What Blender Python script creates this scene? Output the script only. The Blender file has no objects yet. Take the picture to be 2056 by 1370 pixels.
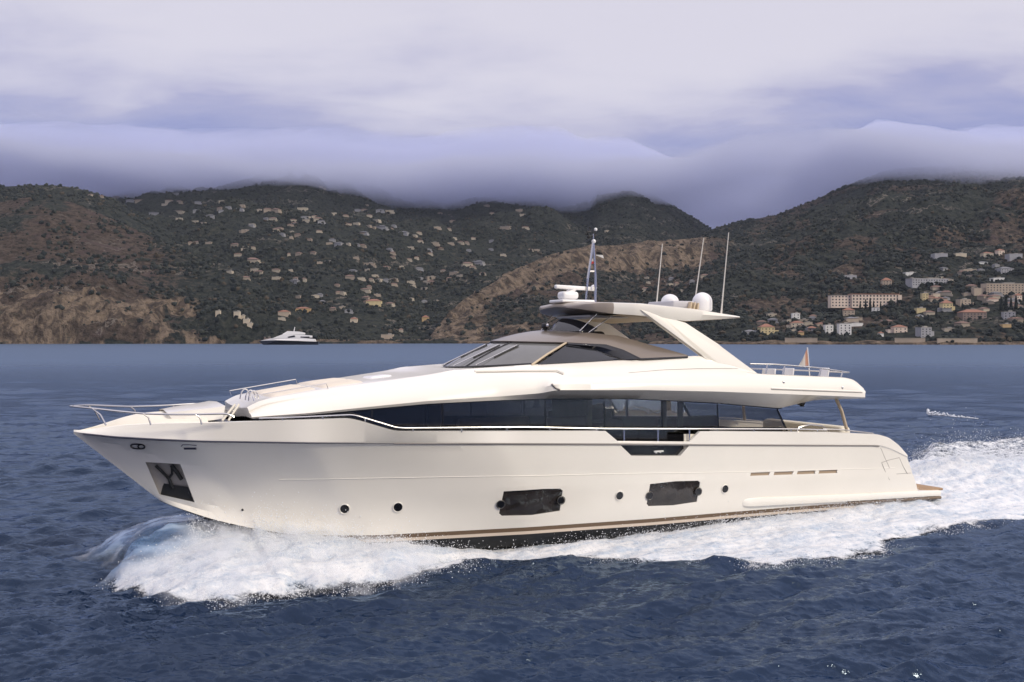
import bpy, bmesh, math, random
import numpy as np
from mathutils import Vector, Matrix

SC = bpy.context.scene
COL = SC.collection
R = math.radians

# ------------------------------------------------------------------ camera, world, sun, exposure
HC = 6.3                                    # camera height over the water
cam_data = bpy.data.cameras.new("camera")
cam_data.sensor_width = 36.0
cam_data.lens = 35.02
cam_data.shift_y = -4.0 / 2056.0
cam_data.clip_start = 0.5
cam_data.clip_end = 30000.0
cam = bpy.data.objects.new("camera", cam_data)
COL.objects.link(cam)
cam.location = (0.0, 0.0, HC)
cam.rotation_euler = (R(90), 0.0, 0.0)
SC.camera = cam

SUN_VEC = Vector((1.02, -0.60, 0.78)).normalized()
SUN_EL = math.asin(SUN_VEC.z)
SUN_ROT = math.atan2(SUN_VEC.x, SUN_VEC.y)
sun_data = bpy.data.lights.new("sun", "SUN")
sun_data.energy = 1.5
sun_data.angle = R(10.0)
sun_data.color = (1.0, 0.90, 0.72)
sun = bpy.data.objects.new("sun", sun_data)
COL.objects.link(sun)
sun.rotation_euler = SUN_VEC.to_track_quat("Z", "Y").to_euler()
sun.location = (200, -300, 300)

SC.view_settings.view_transform = "Standard"
SC.view_settings.look = "None"
SC.view_settings.exposure = 0.75
SC.view_settings.gamma = 1.0
SC.view_settings.use_curve_mapping = False
SC.cycles.volume_bounces = 6
SC.cycles.max_bounces = 10
SC.cycles.transparent_max_bounces = 16
SC.cycles.caustics_reflective = False
SC.cycles.caustics_refractive = False


class NT:
    """Small helper to write node trees."""
    def __init__(self, tree):
        self.t = tree
        tree.nodes.clear()

    def n(self, kind, **kw):
        nd = self.t.nodes.new(kind)
        for k, v in kw.items():
            setattr(nd, k, v)
        return nd

    def put(self, sock, v):
        if isinstance(v, bpy.types.NodeSocket):
            self.t.links.new(v, sock)
        else:
            if isinstance(v, (tuple, list)) and len(v) == 3 and sock.type == "RGBA":
                v = (*v, 1.0)
            sock.default_value = v

    def math(self, op, a, b=0.0, c=None, clamp=False):
        nd = self.n("ShaderNodeMath", operation=op, use_clamp=clamp)
        self.put(nd.inputs[0], a)
        self.put(nd.inputs[1], b)
        if c is not None:
            self.put(nd.inputs[2], c)
        return nd.outputs[0]

    def mix(self, fac, a, b, blend="MIX"):
        nd = self.n("ShaderNodeMix", data_type="RGBA", blend_type=blend)
        self.put(nd.inputs[0], fac)
        self.put(nd.inputs[6], a)
        self.put(nd.inputs[7], b)
        return nd.outputs[2]

    def ramp(self, v, lo, hi, a=0.0, b=1.0, kind="SMOOTHSTEP"):
        nd = self.n("ShaderNodeMapRange", interpolation_type=kind)
        self.put(nd.inputs[0], v)
        for i, x in enumerate((lo, hi, a, b)):
            nd.inputs[1 + i].default_value = x
        return nd.outputs[0]

    def noise(self, vec, scale, detail=4.0, rough=0.55, dist=0.0):
        nd = self.n("ShaderNodeTexNoise")
        if vec is not None:
            self.put(nd.inputs["Vector"], vec)
        nd.inputs["Scale"].default_value = scale
        nd.inputs["Detail"].default_value = detail
        nd.inputs["Roughness"].default_value = rough
        nd.inputs["Distortion"].default_value = dist
        return nd.outputs[0]

    def scale(self, vec, s):
        nd = self.n("ShaderNodeVectorMath", operation="MULTIPLY")
        self.put(nd.inputs[0], vec)
        nd.inputs[1].default_value = s
        return nd.outputs[0]

    def bump(self, h, strength=0.3, dist=0.1):
        nd = self.n("ShaderNodeBump")
        nd.inputs["Strength"].default_value = strength
        nd.inputs["Distance"].default_value = dist
        self.put(nd.inputs["Height"], h)
        return nd.outputs[0]


world = bpy.data.worlds.new("World")
SC.world = world
world.use_nodes = True
w = NT(world.node_tree)
sky = w.n("ShaderNodeTexSky", sky_type="NISHITA")
sky.sun_disc = False
sky.sun_elevation = SUN_EL
sky.sun_rotation = SUN_ROT
tc = w.n("ShaderNodeTexCoord")
sep = w.n("ShaderNodeSeparateXYZ")
w.put(sep.inputs[0], tc.outputs["Generated"])
dx, dy, dz = sep.outputs
zz = w.math("ADD", w.math("MAXIMUM", dz, 0.0), 0.10)
comb = w.n("ShaderNodeCombineXYZ")
w.put(comb.inputs[0], w.math("DIVIDE", dx, zz))
w.put(comb.inputs[1], w.math("DIVIDE", dy, zz))
big = w.noise(w.scale(comb.outputs[0], (0.55, 0.75, 1.0)), 0.62, 3.0, 0.5, 0.3)
fine = w.noise(w.scale(comb.outputs[0], (0.8, 1.2, 1.0)), 1.9, 5.0, 0.55, 0.2)
thick = w.math("ADD", w.math("MULTIPLY", big, 0.58), w.math("MULTIPLY", fine, 0.42))
lift = w.ramp(dz, 0.14, 0.30, -0.24, 0.16, "LINEAR")
lit = w.ramp(w.math("ADD", thick, lift), 0.30, 0.64)
c_low = (1.75, 1.9, 3.5)
c_mid = (2.85, 2.78, 3.90)
c_top = (4.35, 4.17, 4.75)
cloud = w.mix(w.ramp(lit, 0.0, 0.5, kind="LINEAR"), c_low, c_mid)
cloud = w.mix(w.ramp(lit, 0.4, 1.0, kind="LINEAR"), cloud, c_top)
zen = w.ramp(dz, 0.36, 0.85, 1.0, 1.75, "LINEAR")
zc = w.n("ShaderNodeVectorMath", operation="SCALE")
w.put(zc.inputs[0], cloud)
w.put(zc.inputs[3], zen)
mixed = w.mix(w.ramp(thick, 0.30, 0.42, 0.30, 0.06), zc.outputs[0], sky.outputs[0])
under = w.ramp(dz, -0.02, 0.0)
mixed = w.mix(under, (0.35, 0.5, 0.8), mixed)
bg = w.n("ShaderNodeBackground")
w.put(bg.inputs[0], mixed)
bg.inputs[1].default_value = 0.10
wo = w.n("ShaderNodeOutputWorld")
w.put(wo.inputs[0], bg.outputs[0])


# ------------------------------------------------------------------ shared helpers
def tag(o, label=None, cat=None, group=None, kind=None):
    if label: o["label"] = label
    if cat: o["category"] = cat
    if group: o["group"] = group
    if kind: o["kind"] = kind
    return o


def empty(name, loc=(0, 0, 0), rz=0.0):
    o = bpy.data.objects.new(name, None)
    o.empty_display_size = 0.5
    COL.objects.link(o)
    o.location = loc
    o.rotation_euler = (0, 0, rz)
    return o


def link(name, me, mat=None, parent=None):
    o = bpy.data.objects.new(name, me)
    COL.objects.link(o)
    if mat is not None:
        me.materials.append(mat)
    if parent is not None:
        o.parent = parent
    return o


def np_mesh(name, V, F, smooth=True):
    """Mesh from numpy arrays; F is (n,3) or (n,4)."""
    me = bpy.data.meshes.new(name)
    V = np.ascontiguousarray(V, dtype=np.float32)
    F = np.ascontiguousarray(F, dtype=np.int32)
    k = F.shape[1]
    me.vertices.add(len(V))
    me.vertices.foreach_set("co", V.ravel())
    me.loops.add(F.size)
    me.loops.foreach_set("vertex_index", F.ravel())
    me.polygons.add(len(F))
    me.polygons.foreach_set("loop_start", np.arange(0, F.size, k, dtype=np.int32))
    me.update(calc_edges=True)
    me.polygons.foreach_set("use_smooth", np.full(len(F), smooth, dtype=bool))
    return me


def vattr(me, name, arr):
    a = me.attributes.new(name, "FLOAT", "POINT")
    a.data.foreach_set("value", np.ascontiguousarray(arr, dtype=np.float32))


def grid_faces(nr, nc):
    i = np.arange(nr - 1)[:, None] * nc + np.arange(nc - 1)[None, :]
    i = i.ravel()
    return np.stack([i, i + 1, i + nc + 1, i + nc], 1)


def hash2(ix, iy, seed):
    h = (ix.astype(np.int64) * 374761393 + iy.astype(np.int64) * 668265263 + seed * 974634777) & 0x7FFFFFFF
    h = ((h ^ (h >> 13)) * 1274126177) & 0x7FFFFFFF
    h = h ^ (h >> 16)
    return (h & 0xFFFF) / 65535.0


def vnoise(x, y, seed=0):
    ix = np.floor(x); iy = np.floor(y)
    fx = x - ix; fy = y - iy
    fx = fx * fx * fx * (fx * (fx * 6 - 15) + 10); fy = fy * fy * fy * (fy * (fy * 6 - 15) + 10)
    ix = ix.astype(np.int64); iy = iy.astype(np.int64)
    a = hash2(ix, iy, seed); b = hash2(ix + 1, iy, seed)
    c = hash2(ix, iy + 1, seed); d = hash2(ix + 1, iy + 1, seed)
    return (a * (1 - fx) + b * fx) * (1 - fy) + (c * (1 - fx) + d * fx) * fy


def fbm(x, y, octaves=5, seed=0, gain=0.5, ridged=False):
    s = 0.0; amp = 1.0; tot = 0.0
    for o in range(octaves):
        n = vnoise(x, y, seed + o * 17)
        if ridged:
            n = 1.0 - abs(2.0 * n - 1.0)
        s = s + amp * n; tot += amp
        amp *= gain
        x, y = (0.8 * x - 0.6 * y) * 2.03 + 5.1, (0.6 * x + 0.8 * y) * 2.03 + 1.7
    return s / tot


def sstep(x, a, b):
    t = np.clip((x - a) / (b - a), 0, 1)
    return t * t * (3 - 2 * t)


def new_mat(name):
    m = bpy.data.materials.new(name)
    m.use_nodes = True
    t = NT(m.node_tree)
    out = t.n("ShaderNodeOutputMaterial")
    bs = t.n("ShaderNodeBsdfPrincipled")
    t.put(out.inputs[0], bs.outputs[0])
    return m, t, bs, out


def simple_mat(name, col, rough=0.4, metal=0.0, coat=0.0, var=0.0, scale=3.0, spec=0.5, bump=0.0):
    m, t, bs, out = new_mat(name)
    bs.inputs["Roughness"].default_value = rough
    bs.inputs["Metallic"].default_value = metal
    bs.inputs["Coat Weight"].default_value = coat
    bs.inputs["Coat Roughness"].default_value = 0.08
    bs.inputs["Specular IOR Level"].default_value = spec
    tcn = t.n("ShaderNodeTexCoord")
    ns = t.noise(tcn.outputs["Object"], scale, 4.0)
    k = t.ramp(ns, 0.3, 0.7, 1.0 - var, 1.0 + var, "LINEAR")
    sc = t.n("ShaderNodeVectorMath", operation="SCALE")
    sc.inputs[0].default_value = col
    t.put(sc.inputs[3], k)
    t.put(bs.inputs["Base Color"], sc.outputs[0])
    if bump:
        t.put(bs.inputs["Normal"], t.bump(ns, bump, 0.05))
    return m

# ------------------------------------------------------------------ terrain
def curve(pts):
    a = np.array(pts, float)
    return lambda x: np.interp(x, a[:, 0], a[:, 1])


LAYERS = [
    # name, silhouette (bearing, rise), ridge distance, foot distance, profile power, far width
    ("head", [(-700, 470), (-300, 430), (-100, 415), (0, 408), (50, 397), (100, 396), (150, 408), (200, 428), (250, 450), (300, 474), (350, 496), (420, 520), (480, 548), (530, 578), (570, 606), (610, 640), (650, 668), (700, 692), (760, 720)],
     [(-700, 1900), (0, 1800), (300, 1700), (600, 1450), (760, 1420)], [(-700, 1240), (300, 1300), (760, 1330)], 0.85, 500),
    ("plateau", [(-700, 400), (-200, 372), (0, 373), (60, 371), (120, 373), (160, 380), (230, 402), (300, 440), (380, 490), (480, 560), (600, 690), (700, 760)],
     [(-700, 2300), (700, 2200)], [(-700, 1500), (700, 1500)], 1.0, 500),
    ("range", [(-700, 420), (-200, 400), (120, 392), (200, 374), (340, 340), (500, 330), (700, 336), (820, 372), (900, 385), (1000, 384), (1100, 382), (1150, 398), (1185, 396), (1200, 374), (1260, 366), (1340, 406), (1400, 440), (1440, 468), (1500, 490), (1620, 560), (1800, 690), (1900, 760)],
     [(-700, 4000), (340, 3900), (1150, 3700), (1260, 3500), (1900, 3300)], [(-700, 1500), (700, 1480), (1000, 1560), (1900, 1700)], 0.95, 1200),
    ("cliff", [(800, 760), (850, 700), (870, 668), (900, 630), (930, 602), (980, 574), (1040, 540), (1100, 514), (1180, 494), (1300, 486), (1430, 474), (1500, 492), (1600, 560), (1700, 660), (1760, 760)],
     [(800, 1480), (870, 1500), (1000, 1750), (1300, 2150), (1760, 2300)], [(800, 1400), (1000, 1380), (1760, 1300)], 0.9, 500),
    ("mount", [(1150, 760), (1250, 600), (1330, 520), (1400, 470), (1430, 459), (1500, 442), (1560, 431), (1640, 401), (1700, 373), (1780, 343), (1850, 334), (1960, 330), (2060, 326), (2300, 324), (2800, 340)],
     [(1150, 2600), (1430, 2700), (1780, 2950), (2800, 3000)], [(1150, 1300), (1500, 1180), (1900, 1120), (2800, 1100)], 0.95, 900),
]
LAY = [(n, curve(a), curve(b), curve(c), p, wd) for n, a, b, c, p, wd in LAYERS]


def terrain(u, t):
    """Height of the land over a point at bearing u (tangent) and depth t, and which hill it belongs to."""
    px = 1028 + 2000 * u
    X = u * t; Y = t
    rav = fbm(X / 330.0, Y / 330.0, 5, 3, 0.5, True)
    lump = fbm(X / 120.0, Y / 120.0, 4, 9)
    best = np.full(np.broadcast(u, t).shape, -6.0)
    who = np.zeros(best.shape, int)
    for k, (n, sil, dr, ds, p, wd) in enumerate(LAY):
        Dr = dr(px); Ds = ds(px)
        zr = HC + (681 - sil(px)) / 2000.0 * Dr
        tt = (t - Ds) / (Dr - Ds)
        g = np.where(tt > 0, np.clip(tt, 1e-4, 1) ** p, 0)
        if n == "cliff":                       # slopes, then a rock wall under the rim
            g = np.where(tt < 0.8, g * 0.86, g * (0.86 + 0.14 * sstep(tt, 0.8, 0.9)))
        if n == "head":                        # low sea cliff at the foot
            g = g + 0.055 * sstep(tt, 0.0, 0.05) * (1 - sstep(tt, 0.25, 0.9))
        if n in ("head", "cliff"):             # broken rock near the water
            crag = fbm(X / 46.0, Y / 60.0, 5, 61, 0.55, True) - 0.62
            lowk = sstep(tt, 0.0, 0.03) * (1 - sstep(tt, 0.22, 0.42)) if n == "head" else 0.8 * sstep(tt, 0.02, 0.15) * (1 - sstep(tt, 0.97, 1.0))
            g = g + crag * 30.0 * lowk / np.maximum(zr, 60)
        far = np.clip((t - Dr) / wd, 0, 3)
        amp = 3.4 * np.clip(tt, 0, 1) * np.clip(0.97 - tt, 0.02, 1)
        z = zr * g * (1 - 0.45 * far ** 1.5) - (rav - 0.62) * 0.32 * np.maximum(zr, 0) * np.clip(amp, 0, 1) + (lump - 0.5) * 16 * np.clip(tt * 6, 0, 1) * (0.35 + 0.65 * np.clip(amp, 0, 1))
        z = np.where((tt > 0) & (zr > 0), z, -6.0)
        up = z > best
        best = np.where(up, z, best)
        who = np.where(up, k, who)
    shore = np.interp(px, [-700, 300, 700, 860, 1000, 1500, 1900, 2800], [1240, 1300, 1330, 1390, 1360, 1160, 1100, 1080]) + 14 * (fbm(X / 60.0, Y * 0 + 3.3, 3, 21) - 0.5)
    beach = np.where(t > shore, 1.2 + 0.02 * (t - shore) + 3.5 * sstep(t - shore, 0, 12) * fbm(X / 35.0, Y / 35.0, 3, 31), -6)
    beach = np.minimum(beach, 9.0)
    low = best < beach
    best = np.where(low & (t > shore), np.maximum(beach, best), best)
    who = np.where(low, 9, who)
    return best, who


NU, NTD = 1150, 430
uu = np.concatenate([np.linspace(-1.7, -0.69, 130), np.linspace(-0.68, 0.68, NU), np.linspace(0.69, 1.7, 130)])
NU = len(uu)
tt_ = 1040.0 * (5600.0 / 1040.0) ** np.linspace(0, 1, NTD)
UU, TT = np.meshgrid(uu, tt_)
ZZ, WHO = terrain(UU, TT)
XX = UU * TT
me = np_mesh("hills", np.stack([XX.ravel(), TT.ravel(), ZZ.ravel()], 1), grid_faces(NTD, NU))
PX = 1028 + 2000 * UU
PY = 681 - 2000 * (ZZ - HC) / TT
nA = fbm(XX / 90.0, TT / 90.0, 4, 41)
nB = fbm(XX / 45.0, TT / 45.0, 4, 51)
# bare rock: sea cliffs of the headland, the wall of the middle ridge, the shore strip
slope = np.hypot(np.gradient(ZZ, axis=0) / np.gradient(TT, axis=0), np.gradient(ZZ, axis=1) / np.maximum(np.gradient(XX, axis=1), 1e-3))
rock = np.zeros_like(ZZ)
head = WHO == 0
edge = 62 + 45 * (nA - 0.5) * 2
hx = sstep(PX, 460, 330)
rock = np.where(head, hx * sstep(ZZ, edge + 10, edge - 12) * sstep(nB, 0.30, 0.52), rock)
cl = WHO == 3
ttc = (TT - LAY[3][3](PX)) / (LAY[3][2](PX) - LAY[3][3](PX))
wall = sstep(ttc, 0.70, 0.80) * sstep(PX, 900, 960) * sstep(PX, 1460, 1380)
wall = np.maximum(wall, sstep(PX, 1010, 950) * sstep(nB, 0.36, 0.5) * 0.75)
rock = np.where(cl, np.maximum(wall, 0.75 * sstep(PX, 1250, 1100) * sstep(nA, 0.42, 0.62) * sstep(nB, 0.35, 0.6)), rock)
rock = np.where((ZZ < 9) & (PX > 1440), sstep(ZZ, 9, 5), rock)
rock = np.where((ZZ < 8) & (PX <= 1440), np.maximum(rock, sstep(ZZ, 8, 4) * sstep(nB, 0.3, 0.5)), rock)
rock = np.where(WHO == 2, 0.35 * sstep(nA, 0.56, 0.70) * sstep(ZZ, 420, 200), rock)
rock = np.where(WHO == 4, 0.40 * sstep(nA, 0.54, 0.70), rock)
scrub = np.zeros_like(ZZ)
scrub = np.where(head, sstep(PX, 470, 120) * 0.65 * sstep(nA, 0.25, 0.55) + 0.22, scrub)
scrub = np.where(cl, 0.35 + 0.5 * sstep(nA, 0.4, 0.65), scrub)
scrub = np.where(WHO == 4, 0.55 * sstep(nA, 0.42, 0.66), scrub)
scrub = np.where(WHO == 2, 0.25 * sstep(nA, 0.5, 0.7), scrub)
vattr(me, "rock", rock.ravel())
vattr(me, "scrub", scrub.ravel())

m, t, bs, out = new_mat("hillside")
tcn = t.n("ShaderNodeTexCoord")
P_ = tcn.outputs["Object"]
ar = t.n("ShaderNodeAttribute", attribute_name="rock").outputs["Fac"]
asb = t.n("ShaderNodeAttribute", attribute_name="scrub").outputs["Fac"]
n1 = t.noise(P_, 0.030, 5.0, 0.62)
n2 = t.noise(P_, 0.11, 5.0, 0.65)
n3 = t.noise(t.scale(P_, (1.0, 1.0, 0.25)), 0.07, 6.0, 0.65, 0.6)
wood = t.mix(t.ramp(n2, 0.35, 0.65), (0.014, 0.019, 0.019), (0.044, 0.048, 0.038))
brown = t.mix(t.ramp(n2, 0.32, 0.66), (0.028, 0.022, 0.018), (0.098, 0.074, 0.058))
brown = t.mix(t.ramp(n1, 0.52, 0.70), brown, (0.080, 0.056, 0.052))
stone = t.mix(t.ramp(n3, 0.35, 0.65), (0.048, 0.037, 0.030), (0.225, 0.172, 0.124))
stone = t.mix(t.ramp(n2, 0.58, 0.70), stone, (0.07, 0.065, 0.05))
f1 = t.ramp(t.math("ADD", asb, t.math("MULTIPLY", t.math("SUBTRACT", n2, 0.5), 0.9)), 0.30, 0.55)
c1 = t.mix(f1, wood, brown)
spz = t.n("ShaderNodeSeparateXYZ"); t.put(spz.inputs[0], P_)
lv = t.math("FRACT", t.math("DIVIDE", t.math("ADD", spz.outputs[2], t.math("MULTIPLY", n1, 90.0)), 46.0))
road = t.math("MULTIPLY", t.ramp(t.math("ABSOLUTE", t.math("SUBTRACT", lv, 0.5)), 0.02, 0.05, 1.0, 0.0), t.ramp(t.noise(P_, 0.006, 2.0), 0.50, 0.58))
c1 = t.mix(t.math("MULTIPLY", road, 0.75), c1, (0.19, 0.165, 0.14))
f2 = t.ramp(t.math("ADD", ar, t.math("MULTIPLY", t.math("SUBTRACT", n2, 0.5), 0.7)), 0.35, 0.60)
c2 = t.mix(f2, c1, stone)
t.put(bs.inputs["Base Color"], c2)
bs.inputs["Roughness"].default_value = 0.95
bs.inputs["Specular IOR Level"].default_value = 0.1
t.put(bs.inputs["Normal"], t.bump(t.math("ADD", n2, n3), 0.9, 14.0))
hills = link("hills", me, m)
tag(hills, "wooded coastal hills and rocky headlands rising behind the bay", kind="structure")


# far-off wood: tree crowns too many to count
def ico():
    bm = bmesh.new()
    bmesh.ops.create_icosphere(bm, subdivisions=1, radius=1.0)
    V = np.array([v.co[:] for v in bm.verts]); F = np.array([[v.index for v in f.verts] for f in bm.faces])
    bm.free()
    return V, F


rng = np.random.default_rng(7)
IV, IF = ico()


def blobs(name, C, rad, seed=1, squash=0.85, base=(IV, IF)):
    """Many small lumpy crowns as one mesh: C (n,3) centres, rad (n,)."""
    g = np.random.default_rng(seed)
    n = len(C); k = len(base[0])
    V = base[0][None] * (1 + 0.55 * (g.random((n, k, 1)) - 0.5)) * rad[:, None, None]
    V[:, :, 2] *= squash * (0.8 + 0.6 * g.random((n, 1)))
    V += C[:, None, :]
    F = (base[1][None] + (np.arange(n) * k)[:, None, None]).reshape(-1, 3)
    me = np_mesh(name, V.reshape(-1, 3), F, smooth=False)
    return me, np.repeat(g.random(n), k)


land = ZZ > 3.0
seen = np.maximum.accumulate(np.where(land, (ZZ - HC) / TT, -1), axis=0)
vis = land & ((ZZ + 12 - HC) / TT >= seen) & (TT < 4300)
wgt = np.where(vis, (1 - 0.93 * np.clip(rock * 1.5, 0, 1)) * (1 - 0.62 * scrub) * (0.10 + 0.90 * sstep(nB, 0.40, 0.55)) * (0.3 + 0.7 * sstep(nA, 0.35, 0.6)), 0)
wgt = wgt * np.where(np.abs(UU) < 0.685, 1.0, 3.0)
wgt = np.where(WHO == 0, wgt * (0.35 + 0.65 * sstep(PX, 60, 420)), wgt)
area = (TT / 2000.0) ** 0.5
pw = (wgt * area).ravel(); pw /= pw.sum()
idx = rng.choice(len(pw), 95000, p=pw)
ju = (rng.random(len(idx)) - 0.5) * 0.0012
jt = (rng.random(len(idx)) - 0.5) * 0.004
tu = UU.ravel()[idx] + ju; td = TT.ravel()[idx] * (1 + jt)
tz, twho = terrain(tu, td)
rad = (1.2 + 3.6 * rng.random(len(idx)) ** 2.3)
me, cv = blobs("wood", np.stack([tu * td, td, tz + rad * 0.35], 1), rad, 3)
vattr(me, "shade", cv)
m, t, bs, out = new_mat("tree_crowns")
at = t.n("ShaderNodeAttribute", attribute_name="shade").outputs["Fac"]
cr = t.mix(at, (0.009, 0.0135, 0.015), (0.040, 0.044, 0.037))
cr = t.mix(t.ramp(at, 0.92, 0.96), cr, (0.060, 0.048, 0.034))
t.put(bs.inputs["Base Color"], cr)
bs.inputs["Roughness"].default_value = 0.9
bs.inputs["Specular IOR Level"].default_value = 0.15
wood_o = link("wooded_slopes", me, m)
tag(wood_o, "dark green woods and scrub covering the coastal hills", "wood", kind="stuff")

# ------------------------------------------------------------------ low cloud resting on the mountain tops
cu = np.linspace(-1.5, 1.5, 300)
ct = np.linspace(1850, 5600, 100)
CU, CT = np.meshgrid(cu, ct)
cpx = 1028 + 2000 * CU
cb = np.interp(cpx, [-900, 0, 200, 420, 700, 800, 900, 1130, 1180, 1240, 1330, 1500, 1650, 1760, 1900, 2056, 3000],
               [490, 500, 474, 462, 458, 450, 446, 442, 444, 458, 478, 510, 495, 456, 440, 436, 434])
CXw = CU * CT
cb = cb - 24 - 14 * sstep(cpx, 1750, 1950) + 62 * (fbm(CXw / 330.0, CT / 600.0, 5, 71) - 0.5)
front = np.interp(cpx, [-900, 1300, 1650, 3000], [2250, 2250, 2000, 1900])
rise = sstep(CT, front, front + 1500)
thick_c = 2.0 + 330 * rise * (0.75 + 0.5 * fbm(CXw / 420.0, CT / 420.0, 4, 77)) * sstep(CT, 5600, 5200)
side = sstep(np.abs(CU), 1.5, 1.3)
thick_c = 1.0 + thick_c * side
thick_c = 1.0 + (thick_c - 1.0) * np.interp(cpx, [1250, 1380, 1640, 1760], [1, 0.4, 0.4, 1])
bot = cb
top = bot + thick_c
nb, nc = CU.shape
Vb = np.stack([CXw.ravel(), CT.ravel(), bot.ravel()], 1)
Vt = np.stack([CXw.ravel(), CT.ravel(), top.ravel()], 1)
Fb = grid_faces(nb, nc)
Ft = Fb + nb * nc
ring = np.concatenate([np.arange(nc), np.arange(1, nb) * nc + nc - 1, (nb - 1) * nc + np.arange(nc - 2, -1, -1), np.arange(nb - 2, 0, -1) * nc])
nx = np.roll(ring, -1)
Fs = np.stack([ring, nx, nx + nb * nc, ring + nb * nc], 1)
me = np_mesh("low_cloud", np.concatenate([Vb, Vt]), np.concatenate([Fb[:, ::-1], Ft, Fs]))
m = bpy.data.materials.new("cloud_vapour")
m.use_nodes = True
t = NT(m.node_tree)
out = t.n("ShaderNodeOutputMaterial")
pv = t.n("ShaderNodeVolumePrincipled")
pv.inputs["Color"].default_value = (0.70, 0.735, 0.90, 1)
pv.inputs["Anisotropy"].default_value = 0.2
geo = t.n("ShaderNodeNewGeometry")
sp_ = t.n("ShaderNodeSeparateXYZ"); t.put(sp_.inputs[0], geo.outputs["Position"])
wisp = t.noise(t.scale(geo.outputs["Position"], (0.0035, 0.0022, 0.007)), 1.0, 3.0, 0.55)
zt = t.math("ADD", sp_.outputs[2], t.math("MULTIPLY", t.math("SUBTRACT", wisp, 0.5), 240.0))
dn = t.math("MULTIPLY", t.ramp(zt, 540.0, 740.0, 1.0, 0.0, "LINEAR"), t.ramp(sp_.outputs[2], 425.0, 570.0, 0.25, 1.0, "LINEAR"))
t.put(pv.inputs["Density"], t.math("MULTIPLY", dn, 0.012))
t.put(out.inputs["Volume"], pv.outputs[0])
cloud_o = link("low_cloud", me, m)
tag(cloud_o, "grey low cloud lying over the mountain tops", kind="stuff")

# ------------------------------------------------------------------ sea
def wave_tile(n, L, lmin, lmax, wind, seed, rms):
    """Random sea heights on an n x n tile of L metres, wavelengths lmin..lmax."""
    g = np.random.default_rng(seed)
    k1 = np.fft.fftfreq(n, L / n) * 2 * np.pi
    KX, KY = np.meshgrid(k1, k1)
    K = np.hypot(KX, KY); K[0, 0] = 1
    lam = 2 * np.pi / K
    dirn = (KX * math.cos(wind) + KY * math.sin(wind)) / K
    A = K ** -1.9 * (0.05 + dirn ** 4)
    A *= ((lam > lmin) & (lam < lmax)) * sstep(lam, lmin, lmin * 1.3) * sstep(lam, lmax, lmax * 0.75)
    A[0, 0] = 0
    ph = g.normal(size=(n, n)) + 1j * g.normal(size=(n, n))
    h = np.real(np.fft.ifft2(A * ph))
    h *= rms / h.std()
    return h


TILES = [(wave_tile(512, 9.0, 0.10, 0.55, 1.75, 1, 0.011), 9.0, 0.12, 0.2),
         (wave_tile(512, 37.0, 0.55, 2.2, 1.9, 2, 0.045), 37.0, -0.10, 0.9),
         (wave_tile(512, 141.0, 2.2, 14.0, 1.7, 3, 0.066), 141.0, 0.1, 3.5)]


def bil(h, x, y, L):
    n = h.shape[0]
    fx = (x / L * n) % n; fy = (y / L * n) % n
    ix = np.floor(fx).astype(int) % n; iy = np.floor(fy).astype(int) % n
    fx = fx - np.floor(fx); fy = fy - np.floor(fy)
    jx = (ix + 1) % n; jy = (iy + 1) % n
    return (h[iy, ix] * (1 - fx) + h[iy, jx] * fx) * (1 - fy) + (h[jy, ix] * (1 - fx) + h[jy, jx] * fx) * fy


def sea_height(x, y, d):
    """Wave height; short waves fade where the mesh gets too coarse to hold them."""
    step = np.maximum(d * d / 12600.0, 0.02)
    z = 0.0
    for h, L, rot, lam in TILES:
        c, s = math.cos(rot), math.sin(rot)
        hh = bil(h, x * c - y * s, x * s + y * c, L)
        k = np.clip(1.6 - step * 2.2 / lam, 0, 1)
        z = z + (hh + 0.25 * hh * np.abs(hh) / h.std()) * k
    gust = 0.55 + 0.9 * fbm(x / 28.0, y / 40.0, 3, 91)
    return z * gust


rows = np.concatenate([np.arange(700, 345, -1.2), np.arange(345, 8, -0.5), np.arange(8, 2.0, -0.25)])
sd = HC * 1000.0 / rows
su = np.linspace(-0.74, 0.74, 1300)
SU, SD = np.meshgrid(su, sd)
SXw = SU * SD
SZ = sea_height(SXw, SD, SD)
V1 = np.stack([SXw.ravel(), SD.ravel(), SZ.ravel()], 1)
F1 = grid_faces(len(sd), len(su))
# the rest of the sea round the camera, coarser
a0 = math.atan(0.74)
ang = np.linspace(math.pi / 2 + a0, 2.5 * math.pi - a0, 120)
rr = 0.5 * (9000 / 0.5) ** np.linspace(0, 1, 90)
AN, RR = np.meshgrid(ang, rr)
V2 = np.stack([(RR * np.cos(AN)).ravel(), (RR * np.sin(AN)).ravel(), 0.08 * (fbm(RR * np.cos(AN) / 3, RR * np.sin(AN) / 3, 3, 5).ravel() - 0.5)], 1)
F2 = grid_faces(len(rr), len(ang))[:, ::-1] + len(V1)
V3 = np.array([[-0.74 * sd[0], sd[0], -0.1], [0.74 * sd[0], sd[0], -0.1], [0.5, 0.2, -0.1], [-0.5, 0.2, -0.1]])
F3 = np.array([[0, 3, 2, 1]]) + len(V1) + len(V2)
me = np_mesh("sea", np.concatenate([V1, V2, V3]), np.concatenate([F1, F2, F3]))
m, t, bs, out = new_mat("sea_water")
geo = t.n("ShaderNodeNewGeometry")
pos = geo.outputs["Position"]
sp = t.n("ShaderNodeSeparateXYZ"); t.put(sp.inputs[0], pos)
dist = t.math("SQRT", t.math("ADD", t.math("POWER", sp.outputs[0], 2.0), t.math("POWER", sp.outputs[1], 2.0)))
fl = t.n("ShaderNodeVectorMath", operation="MULTIPLY"); t.put(fl.inputs[0], pos); fl.inputs[1].default_value = (1, 1, 0)
r1 = t.noise(fl.outputs[0], 5.5, 3.0, 0.6, 0.4)
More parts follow.
